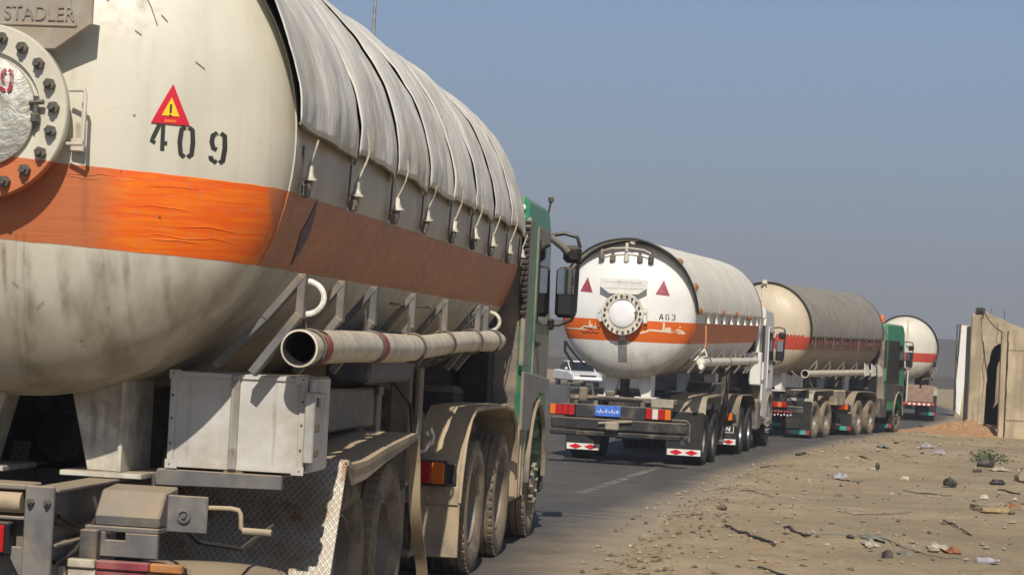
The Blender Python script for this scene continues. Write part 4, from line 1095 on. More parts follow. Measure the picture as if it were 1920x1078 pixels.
    # saddles carrying the tank
    for y in (.3, L - 1.0):
        for s in (1, -1):
            b = MB(); zt = zc - sqrt(Rr * Rr - .16) + .02
            b.prism([(rz1 + .03, s * .255), (rz1 + .03, s * .415), (zt + .04, s * .41), (zt - .03, s * .15)], 'y', y - .1, y + .1, c=.006)
            b.box(s * .405, s * .425, y - .12, y + .35, rz1 + .03, zt + .02, .004)
            b.box(s * .14, s * .54, y - .16, y + .3, rz1 + .004, rz1 + .03, .004)
            b.build('saddle', M['saddle' if fr else 'white'], root)
    for y in c['outr']:
        for s in (1, -1): outrigger(root, y, s, c.get('ox', 1.25), c['oz'])
    # landing legs
    for s in (1, -1):
        b = MB(); y = c['leg']; b.box(s * .93, s * 1.07, y - .07, y + .07, .75, rz1 + .6, .012); b.box(s * .955, s * 1.045, y - .045, y + .045, .32, .9, .01); b.box(s * .88, s * 1.12, y - .12, y + .12, .29, .325, .01)
        b.box(s * 1.085, s * 1.12, y - .02, y + .12, .8, rz1 + .55, .008); b.tube([(s * 1.0, y, .95), (0, y, .95)], .025, 6); b.box(s * .36, s * 1., y - .05, y + .05, rz1 - .15, rz1 + .0, .008)
        b.build('landing_leg', M['leg' if fr else 'chassis'], root)
    # tractor mudguards, flaps and lamps
    ta, tb = c['tandem']
    for s in (1, -1):
        path = [(ta - .98, .60), (ta - .92, .80), (ta - .80, 1.02), (ta - .62, 1.17), (ta - .40, 1.245), (ta + .2, 1.25), (tb - .25, 1.24), (tb + .25, 1.20), (tb + .45, 1.10), (tb + .58, .92), (tb + .62, .75)]
        b = arch_sheet(path, s * (.93 if fr else .70), s * 1.27, .022); b.build('rear_mudguard', M[c['tguard']], root, smooth=40)
        b = MB()
        path2 = path[:5] + path[5:]
        b.tube([(s * 1.262, p[0], p[1] - .015) for p in path2], .02, 6); b.build('mudguard_lip', M[c['tguard']], root)
        b = MB(); b.box(s * (.93 if fr else .68), s * 1.27, ta - .985, ta - .965, c['tflap'], .62, .006); fl = b.build('mudflap', M[c['tflapm']], root)
        if c.get('flap_strip'): flap_strip(fl, s * .975, ta - .99, c['tflap'] + .02, .54, c['flap_strip'])
        b = MB(); b.box(s * .55, s * 1.24, ta - 1.02, ta - .99, .72, .86, .006); b.build('lamp_bracket', M['chassis_dark'], root)
        tail_lamp(root, .87 if s > 0 else -1.17, 1.17 if s > 0 else -.87, ta - 1.075, .72, .87, lens_colours(s))
    # trailer mudguards
    w0, w1 = T[0] - .46, T[-1] + .40
    for s in (1, -1):
        if fr: break
        path = [(w0 - .12, .95), (w0 - .05, 1.18), (w0 + .12, 1.27), (w1 - .25, 1.30), (w1 - .02, 1.26), (w1 + .05, 1.12)]
        b = arch_sheet(path, s * .62, s * 1.30, .03); b.build('mudguard', M['cream_guard'], root, smooth=40)
        b = MB(); b.box(s * .6, s * 1.28, w0 - .17, w0 - .15, c['flapz'], .98, .006); fl = b.build('mudflap', M['rubber'], root)
        flap_strip(fl, s * .94, w0 - .176, c['flapz'] + .02, .62, c['flap_strip'])
    if c.get('extra'): c['extra'](root, tank, cov, c, F)
    cb = cab(root, cy0, c['cabL'], c['cabm'], c['cabside'], c.get('cabh', 3.0), fr, W=c.get('cabw', 1.245))
    if c.get('cab_extra'): c['cab_extra'](root, cb, c)
    return root

def flap_strip(par, x, y, z, w, kind):
    h = .115
    b = MB(); b.box(x - w / 2, x + w / 2, y - .008, y - .001, z, z + h, .002)
    if kind == 'diamond':
        o = b.build('reflective_strip', M['white'], par)
        b = MB()
        for k in (-1, 1):
            cx = x + k * w * .23; ww = w * .2
            b.prism([(z + h / 2, cx - ww), (z + h - .008, cx), (z + h / 2, cx + ww), (z + .008, cx)], 'y', y - .013, y - .0085)
        b.build('red_diamonds', M['red_sign'], par)
    else:
        b.build('reflective_strip', M['teal'], par)
        for s, mt in ((1, 'red_paint'), (-1, 'red_paint')):
            b = MB(); b.box(x + s * (w / 2 - .1), x + s * w / 2, y - .0135, y - .0085, z, z + h, .002); b.build('strip_end', M[mt], par)

# ------------------------------------------------------------------ nearest truck
M['plate_a'] = worn('grimy_name_plate', (.34, .325, .285), rough=.5, dust=.45, up=.3, rust=.05, var=.12, scale=4)
M['plate_letters'] = worn('grimy_letters', (.27, .25, .21), rough=.6, dust=.4, up=.3, scale=8)
M['flange_a'] = worn('beige_flange', (.47, .43, .35), rough=.5, dust=.5, up=.3, rust=.08, var=.12, scale=5)
M['saddle'] = worn('rusty_cream_saddle', (.50, .47, .40), rough=.55, dust=.4, up=.5, rust=.3, scale=5)
M['leg'] = worn('grey_landing_leg', (.13, .125, .115), rough=.6, dust=.55, up=.4, var=.15)
M['cream_guard'] = worn('dusty_cream_guard', (.34, .32, .26), rough=.6, dust=.5, up=.6, rust=.05)
def near_extra(root, tank, cov, c, F):
    Rr, cap, zc = c['R'], c['cap'], c['P'][2] - c['g']
    Fm_ = lambda x, z: (x, F(x, z)[1] - .002, z)
    T_ = [(.700, .012), (.858, .010), (.780, .190)]
    F6 = lambda x, z: (x, F(x, z)[1] - .006, z)
    F9 = lambda x, z: (x, F(x, z)[1] - .009, z)
    cx, cz = .780, .070
    def sc(k, dz=0.): return [(cx + (p[0] - cx) * k, cz + (p[1] - cz) * k + dz) for p in T_]
    b = patch(lambda x, z: (x, F(x, z)[1] - .002, z), T_, 8)
    o = b.build('warning_triangle', M['red_sign'], tank, smooth=0); sm = o.modifiers.new('thick', 'SOLIDIFY'); sm.thickness = .004; sm.offset = 0
    b = patch(F6, sc(.46, .004), 6); b.build('yellow_triangle', M['yellow_sign'], tank, smooth=0)
    b = MB(); ribbon(F9, [(.7795, .098), (.7795, .06)], .008, b, sub=.01); ribbon(F9, [(.7795, .052), (.7795, .045)], .008, b, sub=.01); b.build('exclamation_mark', M['black'], tank, smooth=0)
    b = patch(F6, [(.756, .018), (.803, .018), (.803, .030), (.756, .030)], 3); b.build('orange_label', M['orange_sign'], tank, smooth=0)
    b = digits(F, '4', .700, -.110, .070, .118, .045, .017); 
    for q, x, z in (('0', .812, -.132), ('9', .938, -.146)):
        bb = digits(F, q, x, z, .068, .138, 0, .019); b.add(bb.v, bb.f)
    b.build('painted_number', M['stencil'], tank, smooth=0)
    yf = -cap - .10
    b = digits(lambda x, z: (x, yf - .034, z), '9', .088, c['mz'] + .085, .058, .095, 0, .017); b.build('painted_numeral', M['stencil_red'], tank, smooth=0)
    # vertical weld pair on the lower dome
    for x0 in (.128, .165):
        b = MB(); b.tube([(x0 - .05 * k / 20, F(x0 - .05 * k / 20, -.5 - .68 * k / 20)[1] + .003, -.5 - .68 * k / 20) for k in range(21)], .0045, 6); b.build('weld_seam', M['tank_a'], tank)
    # flank: purple lozenge over the band
    def cyl(y, z): return (sqrt(Rr * Rr - z * z) + .004, y, z)
    def cylF(y, z):
        if y < 0: return (sqrt(max(0, Rr * Rr * (1 - (y / cap) ** 2) - z * z)) + .004, y - .002, z)
        return cyl(y, z)
    b = patch(cylF, [(.575, -.565), (.645, -.40), (.60, -.225), (.47, -.40)], 8); b.build('painted_lozenge', M['purple'], tank, smooth=0)
    # scratches, specks, grime runs and creased paint on the dome
    b = MB()
    for pts in ([(.615, .60), (.655, .53), (.69, .45)], [(.70, .50), (.73, .47)], [(.60, .42), (.63, .40)], [(.20, -.83), (.235, -.80)], [(.10, -.72), (.13, -.74)], [(.86, .30), (.90, .27)]): ribbon(Fm_, pts, .0035, b, sub=.02)
    rr_ = random.Random(8)
    for _ in range(8):
        x, z = rr_.uniform(.15, 1.1), rr_.uniform(-1.0, .6)
        if x * x + z * z < 1.35: ribbon(Fm_, [(x, z), (x + rr_.uniform(.004, .014), z + rr_.uniform(-.006, .006))], rr_.uniform(.004, .008), b, sub=.01)
    tag(b.build('scratches', M['scratch'], tank, smooth=0), kind='stuff')
    def run(x, z0, z1, w, m, fn=None, par=tank, name='grime_run'):
        fn = fn or Fm_; b = MB(); n = 14; vs = []; fd = []
        for i in range(n + 1):
            z = lerp(z0, z1, i / n); ww = w * (1 - .45 * i / n) / 2; xo = x + .006 * noise.noise(Vector((z * 7, x * 9, 1)))
            for u in (-1, -.5, 0, .5, 1): vs.append(fn(xo + ww * u, z)); fd.append((1 - abs(u)) ** .6 * min(1, i / 1.5) * (1 - i / n) ** .7)
        b.add(vs, [(i * 5 + j, i * 5 + j + 1, i * 5 + j + 6, i * 5 + j + 5) for i in range(n) for j in range(4)])
        o = b.build(name, M[m], par, smooth=0); at_ = o.data.attributes.new('fade', 'FLOAT', 'POINT'); at_.data.foreach_set('value', fd)
    for x, z0, z1, w, m in ((.43, -.10, -.55, .06, 'grime'), (.40, .0, -.16, .05, 'rust_run'), (.50, -.535, -1.10, .16, 'grime'), (.60, -.54, -1.0, .05, 'grime'), (.33, -.53, -1.12, .07, 'grime'), (.76, -.55, -.93, .06, 'grime'), (.17, -.55, -1.15, .06, 'grime'),
                         (.36, .60, .12, .08, 'grime'), (.62, .75, .25, .08, 'grime'), (.07, -.53, -.9, .04, 'rust_run')): run(x, z0, z1, w, m)
    for pts in ([(.30, -.24), (.36, -.232), (.44, -.238), (.50, -.226), (.56, -.236)], [(.34, -.236), (.42, -.252), (.50, -.25)], [(.66, -.49), (.74, -.475), (.84, -.49), (.95, -.478), (1.02, -.492)], [(.70, -.50), (.8, -.497), (.9, -.505)],
                [(.62, -.36), (.72, -.352), (.85, -.364)], [(.80, -.44), (.93, -.43), (1.04, -.446)], [(.68, -.27), (.80, -.262), (.9, -.27)]):
        b = MB(); P = []
        for (p, q) in zip(pts, pts[1:]): P += [(lerp(p[0], q[0], i / 5), lerp(p[1], q[1], i / 5)) for i in range(5)]
        P.append(pts[-1]); b.tube([Vector(F(x, z + .004 * noise.noise(Vector((x * 14, z * 9, 0))))) + Vector((0, .0035, 0)) for x, z in P], [.0008 + .0014 * sin(pi * i / len(P)) for i in range(len(P))], 5); b.build('paint_crease', M['tank_a'], tank)
    for x, z, w in ((.93, 1.30, .05), (.86, 1.25, .03), (1.12, 1.20, .03), (.70, 1.20, .03)): run(x, 1.49, z - .18, w, 'grime', lambda a, q: (a, .337 if abs(a - .925) > .03 else .312, q), root)
    run(.925, 1.16, 1.03, .07, 'rust_run', lambda a, q: (a, .311, q), root)
    for x in (.28, .34): run(x, 1.36, 1.02, .05, 'rust_run', lambda a, q: (a, .197, q), root)
    # bolts, cables and air lines around the rear frame
    for (x, y, z) in ((.325, -.722, .93), (.325, -.722, .60), (.40, -.722, .93), (.40, -.722, .60), (.36, -.722, .46)):
        o = bpy.data.objects.new('bolt', BOLT); COL.objects.link(o); o.parent = root; o.location = (x, y, z); o.scale = (.7, .7, .7)
    b = MB(); b.tube([(.39, -.55, .86), (.395, -.3, .80), (.40, 0, .83), (.40, .3, .78), (.42, .6, .86)], .009, 6); b.tube([(.39, -.58, .83), (.395, -.25, .775), (.40, .05, .80), (.41, .3, .74)], .007, 6)
    b.tube([(.46, -.30, .93), (.50, -.33, .86), (.48, -.40, .78), (.44, -.45, .70), (.40, -.6, .66)], .010, 6); b.tube([(.55, .30, 1.0), (.62, .1, .93), (.74, -.02, .90), (.8, -.08, .88)], .010, 6); b.tube([(.80, -.2, .86), (.9, -.1, .74), (1.05, .1, .70), (1.1, .5, .78)], .011, 6)
    b.build('air_lines', M['black'], root)
    b = MB(); b.tube([(1.0, 3.9, 1.45), (1.11, 4.0, 1.3), (1.12, 4.15, 1.0), (1.10, 4.3, .7)], .012, 6); b.tube([(.9, 4.6, 1.2), (.95, 4.9, .95), (.98, 5.2, .9)], .014, 6); b.tube([(.8, 5.0, 1.1), (.9, 5.2, .86), (.95, 5.25, .84)], .010, 6); b.build('air_lines', M['black'], root)
    # hose tube carried along the flank
    hx, z0, z1, y0, y1 = 1.275, 1.645, 1.755, .12, 6.75
    def axis(t): return Vector((hx + .012 * sin(t * 7), lerp(y0, y1, t), lerp(z0, z1, t) - .02 * sin(t * pi) + .008 * sin(t * 11)))
    b = MB(); P = []; rr = []
    N = 150
    for i in range(N + 1):
        t = i / N; P.append(axis(t))
        k = .078
        if .06 < t < .40: k = .076 + .007 * (i % 2)
        if .46 < t < .9: k = .070 + .003 * ((i // 3) % 2)
        if t > .97: k = .055
        rr.append(k)
    b.tube(P, rr, 20, caps=False); hose = b.build('transfer_hose', M['hose'], root, smooth=25)
    b = MB(); b.lathe([(.080, -.012), (.089, -.01), (.089, .05), (.079, .052)], axis(0), (0, 1, .015), 24); b.lathe([(.0, .35), (.070, .35), (.071, 0), (.081, -.012)], axis(0), (0, 1, .015), 24, 1); b.build('hose_mouth', [M['hose'], M['hose_in']], hose)
    for t, w in ((.035, .10), (.245, .10)):
        b = MB(); b.lathe([(.083, 0), (.087, .004), (.087, w), (.083, w + .004)], axis(t), (0, 1, .015), 20)
        # torn band: keep only the front half
        b.build('red_tape', M['hose_red'], hose)
    for t in (.025, .235, .44, .62, .80, .93):
        b = MB(); p = axis(t); b.tube([p + Vector((.087 * cos(a), 0, .087 * sin(a))) for a in [2 * pi * k / 16 for k in range(16)]], .008, 6, closed=True); b.tube([p + Vector((-.02, 0, .09)), p + Vector((-.03, 0, .2))], .01, 6); b.build('hose_hanger', M['chassis'], hose)
    # white hoop handles
    for y, r in ((.26, .078), (6.35, .07)):
        b = MB(); b.tube([(1.26 + r * sin(a) * 1.1, y, 1.885 + r * cos(a) + (.0)) for a in [pi * k / 12 for k in range(13)]], .014, 8); b.build('hoop_handle', M['bell'] if y < 1 else M['bell_old'], root)
    # little ladder rails by the fourth bracket
    b = MB(); b.tube([(1.2, 2.7, 1.92), (1.2, 4.1, 1.93)], .01, 6); b.tube([(1.1, 2.7, 1.75), (1.1, 4.1, 1.76)], .01, 6); b.build('side_rail', M['chassis'], root)
    b = MB(); b.box(.85, 1.12, 2.6, 3.9, 1.45, 1.74, .02); b.build('side_locker', M['locker'], root)
    # white tool box
    bx = empty_part = None
    b = MB(); b.box(.60, 1.27, .34, .86, 1.045, 1.508, .012); box = b.build('tool_box', M['white_box'], root)
    yb = .34
    b = MB()
    for (x0, x1, q0, q1) in ((.602, 1.268, 1.482, 1.506), (.602, 1.268, 1.047, 1.075), (.602, .632, 1.075, 1.482), (1.238, 1.268, 1.075, 1.482)): b.box(x0, x1, yb - .010, yb - .0005, q0, q1, .003)
    b.build('box_edging', M['white_box'], box)
    b = MB(); b.box(.905, .945, yb - .024, yb - .0005, 1.05, 1.503, .005); b.build('centre_strip', M['lid'], box)
    b = MB()
    for x in (.616, 1.253):
        for z in (1.06, 1.16, 1.28, 1.39, 1.495): b.lathe([(.007, 0), (.005, -.005), (0, -.006)], (x, yb - .0102, z), (0, 1, 0), 8)
    b.build('rivets', M['bolt'], box)
    for x, z in ((.625, 1.49), (1.245, 1.49), (1.245, 1.062), (.625, 1.062)):
        b = MB(); b.box(x - .03, x + .03, yb - .0145, yb - .0105, z - .022, z + .022, .002); b.build('corner_plate', M['white_box'], box)
    b = MB(); b.box(1.272, 1.295, .36, .42, 1.06, 1.49, .004); b.box(1.272, 1.32, .30, .345, 1.10, 1.44, .006); b.box(1.272, 1.31, .37, .6, 1.41, 1.43, .003); b.build('lid_flange', M['lid'], box)
    for z in (1.15, 1.27, 1.39):
        b = MB(); b.box(1.296, 1.325, .36, .41, z - .022, z + .022, .005); b.tube([(1.31, .35, z), (1.31, .42, z)], .010, 6); b.build('hinge', M['bolt'], box)
    b = MB(); b.prism([(.955, .52), (1.035, .56), (1.035, 1.17), (.965, 1.17)], 'y', .33, .37, c=.004); b.box(.56, 1.17, .37, .80, 1.02, 1.035, .004); b.box(.48, .56, .35, .8, .92, .99, .004); b.build('box_shelf', M['dusty_steel'], root)
    b = MB(); b.box(.88, .98, .335, .36, 1.0, 1.06, .01); b.build('rust_stain_bracket', M['rustyb'], root)
    # rear frame
    b = MB(); b.box(.295, .425, -.72, -.695, .35, 1.0, .006); b.box(.375, .392, -.695, .28, .47, .735, .003)
    b.prism([(.30, .45), (.37, .45), (.73, .28), (.73, .20)], 'y', -.69, -.67, c=.004)
    b.build('rear_end_plate', M['dusty_steel'], root)
    b = MB(); b.box(.32, .42, .36, .40, .735, .965, .004); b.build('web_stiffener', M['dusty_steel'], root)
    b = MB(); b.box(-1.1, .29, -.70, -.5, .975, 1.0, .006); b.box(-1.1, .29, -.62, -.5, .50, .97, .006); b.build('rear_crossmember', M['dusty_steel'], root)
    b = MB(); b.tube([(-1.05, -.67, .92), (.27, -.67, .92)], .046, 14); b.build('cross_tube', M['tan_guard'], root)
    b = MB(); b.box(-1.1, .29, -.70, -.63, .845, .86, .004); b.build('lamp_ledge', M['dusty_steel'], root)
    tail_lamp(root, -.08, .225, -.735, .705, .825, ['lamp_red', 'lamp_orange', 'lamp_red']); tail_lamp(root, -1.05, -.7, -.735, .685, .805, ['lamp_red', 'lamp_orange', 'lamp_red'])
    # spare-wheel winch with its crank
    b = MB(); b.prism([(-.38, .82), (-.39, .86), (-.30, .97), (-.12, .985), (-.10, .80)], 'x', .50, .80, c=.008)
    win = b.build('winch_housing', M['dusty_steel'], root)
    b = MB(); b.box(.815, 1.0, -.33, -.315, .80, .965, .005); b.build('winch_plate', M['dusty_steel'], win)
    b = MB(); b.lathe([(.03, .0), (.032, -.012), (.022, -.014), (.02, -.004), (.012, -.004), (.011, -.02), (0, -.02)], (.895, -.331, .875), (0, 1, 0), 18); b.build('winch_hub', M['dusty_steel'], win)
    b = MB(); b.tube([(.99, -.30, .915), (1.10, -.30, .918), (1.135, -.30, .912), (1.145, -.30, .895), (1.15, -.30, .835), (1.165, -.30, .822), (1.28, -.30, .82)], .011, 10); b.build('crank_handle', M['tan_guard'], win)
    b = MB(); b.tube([(1.16, -.30, .822), (1.29, -.30, .82)], .016, 10); b.build('crank_grip', M['tan_guard'], win)
    b = MB(); b.box(.46, .80, -.40, -.12, .79, .815, .005); b.prism([(.68, .47), (.79, .47), (.79, .56), (.755, .56), (.755, .65), (.79, .65), (.79, .80), (.68, .80)], 'y', -.40, -.37, c=.004); b.build('winch_bracket', M['dusty_steel'], root)
    # reflective under-run bar: cream and red lengths
    xs = [(.43, .555, 'bar_cream'), (.56, .80, 'bar_red'), (.805, .95, 'bar_orange')]
    for x0, x1, m in xs:
        b = MB(); b.box(x0, x1, -.52, -.47, .635, .675, .006); b.box(x0, x1, -.505, -.48, .595, .632, .004); b.box(x0, x1, -.52, -.47, .50, .59, .006); b.build('underrun_bar', M[m], root)
    b = MB(); b.box(-1.1, .42, -.52, -.47, .50, .64, .006); b.build('underrun_bar', M['bar_cream'], root)
    for x in (.5, -.6):
        b = MB(); b.box(x - .04, x + .04, -.46, -.40, .5, .8, .005); b.build('bar_bracket', M['chassis'], root)
    # spare wheel slung under the rear
    w = wheel(root, .72, .05, .46, .28, 1, 'tyre'); w.name = 'spare_wheel'; w.location = (.86, .06, .46); w.scale = (1, .9, .9); w.rotation_euler = (0, pi / 2, 0)
    # chequer-plate mudguard
    for s in (1, -1):
        b = MB()
        def back(u, v, s=s):
            x = lerp(.36, 1.325, v); z = lerp(.18, 1.085, u); y = lerp(.62, 1.10, u ** .9)
            return Vector((s * x, y, z)), Vector((0, -1, .4))
        b.sheet(back, .012, 10, 6); g = b.build('mudguard_back', M['tread'], root)
        b = arch_sheet([(1.10, 1.085), (1.22, 1.055), (1.6, 1.06), (2.2, 1.11), (3.05, 1.155), (3.12, 1.15)], s * .62, s * 1.33, .03); b.build('mudguard', M['tan_guard'], root, smooth=50)
        b = MB()
        P = [(1.08, 1.07, .0), (1.22, 1.045, .1), (1.6, 1.055, .095), (2.2, 1.105, .075), (3.05, 1.15, .045), (3.13, 1.145, .03)]
        b.sheet(lambda u, v, s=s: (lambda k, f: (Vector((s * 1.325, lerp(P[k][0], P[k + 1][0], f), lerp(P[k][1], P[k + 1][1], f) - v * lerp(P[k][2], P[k + 1][2], f))), Vector((s, 0, 0))))(min(4, int(u * 5)), u * 5 - min(4, int(u * 5))), .012, 10, 1); b.build('mudguard_skirt', M['tan_guard'], root)
        b = MB()
        def strap(u, v, s=s):
            z = lerp(1.14, .22, u); y = 3.12 + .55 * u ** 1.5 + .03 * sin(u * 9); return Vector((s * lerp(1.265, 1.335, v), y, z)), Vector((0, -1, 0))
        b.sheet(strap, .02, 14, 2); b.build('front_flap', M['tan_guard'], root)
        b = MB(); b.box(s * .62, s * 1.1, 3.14, 3.16, .3, 1.13, .004); b.build('front_splash_plate', M['chassis_dark'], root)
        b = MB(); b.box(s * .80, s * .83, 1.2, 1.3, .5, 1.05, .004); b.tube([(s * 1.32, 1.09, 1.0), (s * 1.2, 1.09, .98), (s * 1.16, 1.08, .97)], .006, 6); b.build('guard_stay', M['chassis'], root)
    # lockers and tanks under the belly
    b = MB(); b.box(.42, 1.0, 1.95, 3.45, 1.17, 1.41, .015); b.build('equipment_locker', M['grey_guard'], root)
    b = MB()
    for x in (.88, .99): b.box(x - .03, x + .03, 3.36, 3.50, 1.12, 1.42, .006)
    b.box(.84, 1.03, 3.36, 3.5, 1.36, 1.42, .006); b.build('locker_frame', M['dusty_steel'], root)
    b = MB(); b.box(-1.15, -.45, .55, 2.2, .80, 1.40, .02); b.build('valve_cabinet', M['chassis_dark'], root)
    b = MB(); b.box(-.34, .34, 1.3, 1.36, .45, 1.42, .01); b.build('belly_crossmember', M['chassis_dark'], root)
    b = MB(); b.tube([(-.2, 1.1, 1.12), (-.2, 2.4, 1.12)], .13, 16); b.build('air_tank', M['chassis_dark'], root)
    b = MB(); b.tube([(.15, 2.6, 1.1), (.15, 4.0, 1.1)], .12, 16); b.build('air_tank', M['chassis_dark'], root)
    b = MB(); b.box(-.9, .9, 4.9, 5.0, 1.02, 1.38, .01); b.build('belly_crossmember', M['chassis'], root)
    # tractor rear: deck, hook, electrical plug
    ta = c['tandem'][0]
    b = MB(); b.box(.30, .98, ta - .96, ta - .94, .62, 1.21, .006); b.build('inner_splash_plate', M['grey_guard'], root)
    b = MB(); b.box(.86, 1.26, ta - 1.0, ta - .985, .57, .70, .004); b.box(.93, .97, ta - 1.03, ta - 1.0, .58, .71, .004); b.build('flap_clamp', M['tan_guard'], root)
    b = MB(); b.tube([(1.02, ta - 1.05, .98), (1.06, ta - 1.05, 1.0), (1.07, ta - 1.05, 1.05), (1.05, ta - 1.05, 1.10), (1.02, ta - 1.05, 1.08), (1.03, ta - 1.05, 1.05)], .014, 8); b.tube([(1.05, ta - 1.06, 1.02), (1.02, ta - 1.06, .95), (.93, ta - 1.06, .915), (.88, ta - 1.06, .915)], .013, 8); b.build('tow_hook', M['bell'], root)
    # fuel tank between the axles
    y0, y1 = c['tandem'][1] + .66, c['front'] - .66
    if y1 - y0 < .3: y0, y1 = y0 - .12, y1 + .12
    b = MB(); b.box(.62, 1.25, y0, y1, .38, 1.06, .06)
    for k in range(3): b.box(1.245, 1.262, y0 + .1 + k * (y1 - y0 - .25) / 2, y0 + .14 + k * (y1 - y0 - .25) / 2, .42, 1.02, .006)
    b.build('fuel_tank', M['tan_guard'], root)
    b = MB(); b.box(-1.25, -.62, y0, y1, .38, 1.06, .06); b.build('fuel_tank', M['tan_guard'], root)
def near_cab(root, cb, c):
    y0, L = c['cab0'], c['cabL']; ym = y0 + L - .15
    b = MB(); b.tube([(1.25, ym - .1, 2.74), (1.36, ym - .12, 2.66), (1.42, ym - .13, 2.60)], .035, 10); b.build('view_lamp', M['chassis'], cb)
    b = MB(); b.tube([(1.2, ym, 2.99), (1.22, ym - .02, 3.08), (1.2, ym - .03, 2.95)], .012, 6); b.lathe([(0, -.03), (.028, -.02), (.028, .02), (0, .03)], (1.22, ym - .02, 3.10), (0, 0, 1), 10); b.build('roof_marker', M['chassis'], cb)
    for z in (2.80, 2.72):
        b = MB(); b.lathe([(.03, 0), (.028, -.015), (0, -.02)], (1.19, y0 + .0, z + .1), (0, 1, 0), 12); b.build('marker_lamp', M['bell'], cb)
    near_skirt(cb, y0, L, 'grey_fender')
def near_skirt(cb, y0, L, m):
    # dust-caked lower body
    for s in (1, -1):
        b = MB(); b.prism([(y0 + .0, 1.0), (y0 + .0, 1.5), (y0 + L - .02, 1.42), (y0 + L - .02, 1.3), (y0 + L - .3, 1.27), (y0 + L - .75, 1.3), (y0 + L - 1.2, 1.2), (y0 + L - 1.4, .98)], 'x', min(s * 1.246, s * 1.275), max(s * 1.246, s * 1.275), c=.008); b.build('dusty_fender', M[m], cb)
M['dark_fender'] = worn('dark_grey_fender', (.05, .05, .052), rough=.6, dust=.3, up=.5)
M['bell_old'] = worn('grubby_white_weight', (.58, .55, .47), rough=.5, dust=.35, up=.35, rust=.06, scale=12)
M['edge_red'] = worn('dusty_dark_red', (.16, .028, .022), rough=.6, dust=.4, up=.2, scale=5)
M['gap_shade'] = worn('gap_shade_dark', (.02, .019, .018), rough=.9, dust=.1, up=.05)  # near-black painted in for the shade inside the canvas gaps
M['nut_tan'] = worn('dusty_wheel_nuts', (.30, .27, .22), rough=.6, dust=.55, up=.5)
M['scratch'] = plain('brown_scratch', (.16, .13, .09), .8)
M['hem'] = worn('dark_hem', (.16, .145, .12), rough=.9, dust=.3, up=.3, scale=14)  # hem coloured darker than the canvas
M['locker'] = worn('blue_grey_locker', (.045, .055, .085), rough=.5, dust=.35, up=.4)
M['lid'] = worn('grey_lid_metal', (.42, .41, .38), rough=.45, metal=.3, dust=.3, up=.4)
M['rustyb'] = worn('rust_streak', (.20, .12, .06), rough=.8, dust=.4, up=.3, rust=.5, scale=10)
M['grey_fender'] = worn('dusty_grey_fender', (.20, .20, .195), rough=.6, dust=.4, up=.5, var=.1)

tanker(dict(P=(-2.253, 9.998, 2.598), g=0., yaw=7.673, tau=.133, R=1.231, L=8.19, cap=.62, near=True, tank='tank_a',
    label='dirty cream tanker truck with 409 painted on its tank, nearest the camera', mz=.015, fo=.385, flange='tank_a', cover='foil',
    plate=(.468, .297, .58), cover_kind='tarp_a', trailer=[1.62, 2.78], tandem=[6.25, 7.68], front=9.62, cab0=8.47, cabL=1.95,
    cabm='green', cabside='green_dusty', rear=-.7, rail=(.735, .985), outr=[.22, 1.10, 1.95, 3.15, 4.37, 5.84, 6.25], oz=1.985, leg=4.3,
    tguard='tan_guard', tflap=.20, tflapm='tan_guard', flapz=.2, extra=near_extra, cab_extra=near_cab, nutm='nut_tan'))

# ------------------------------------------------------------------ second truck
def strokes(fn, lines, x, z, k, w, b=None, kz=None):
    b = b or MB()
    for l in lines: ribbon(fn, [(x + u * k, z + v * (kz or k)) for u, v in l], w, b, sub=.03)
    return b
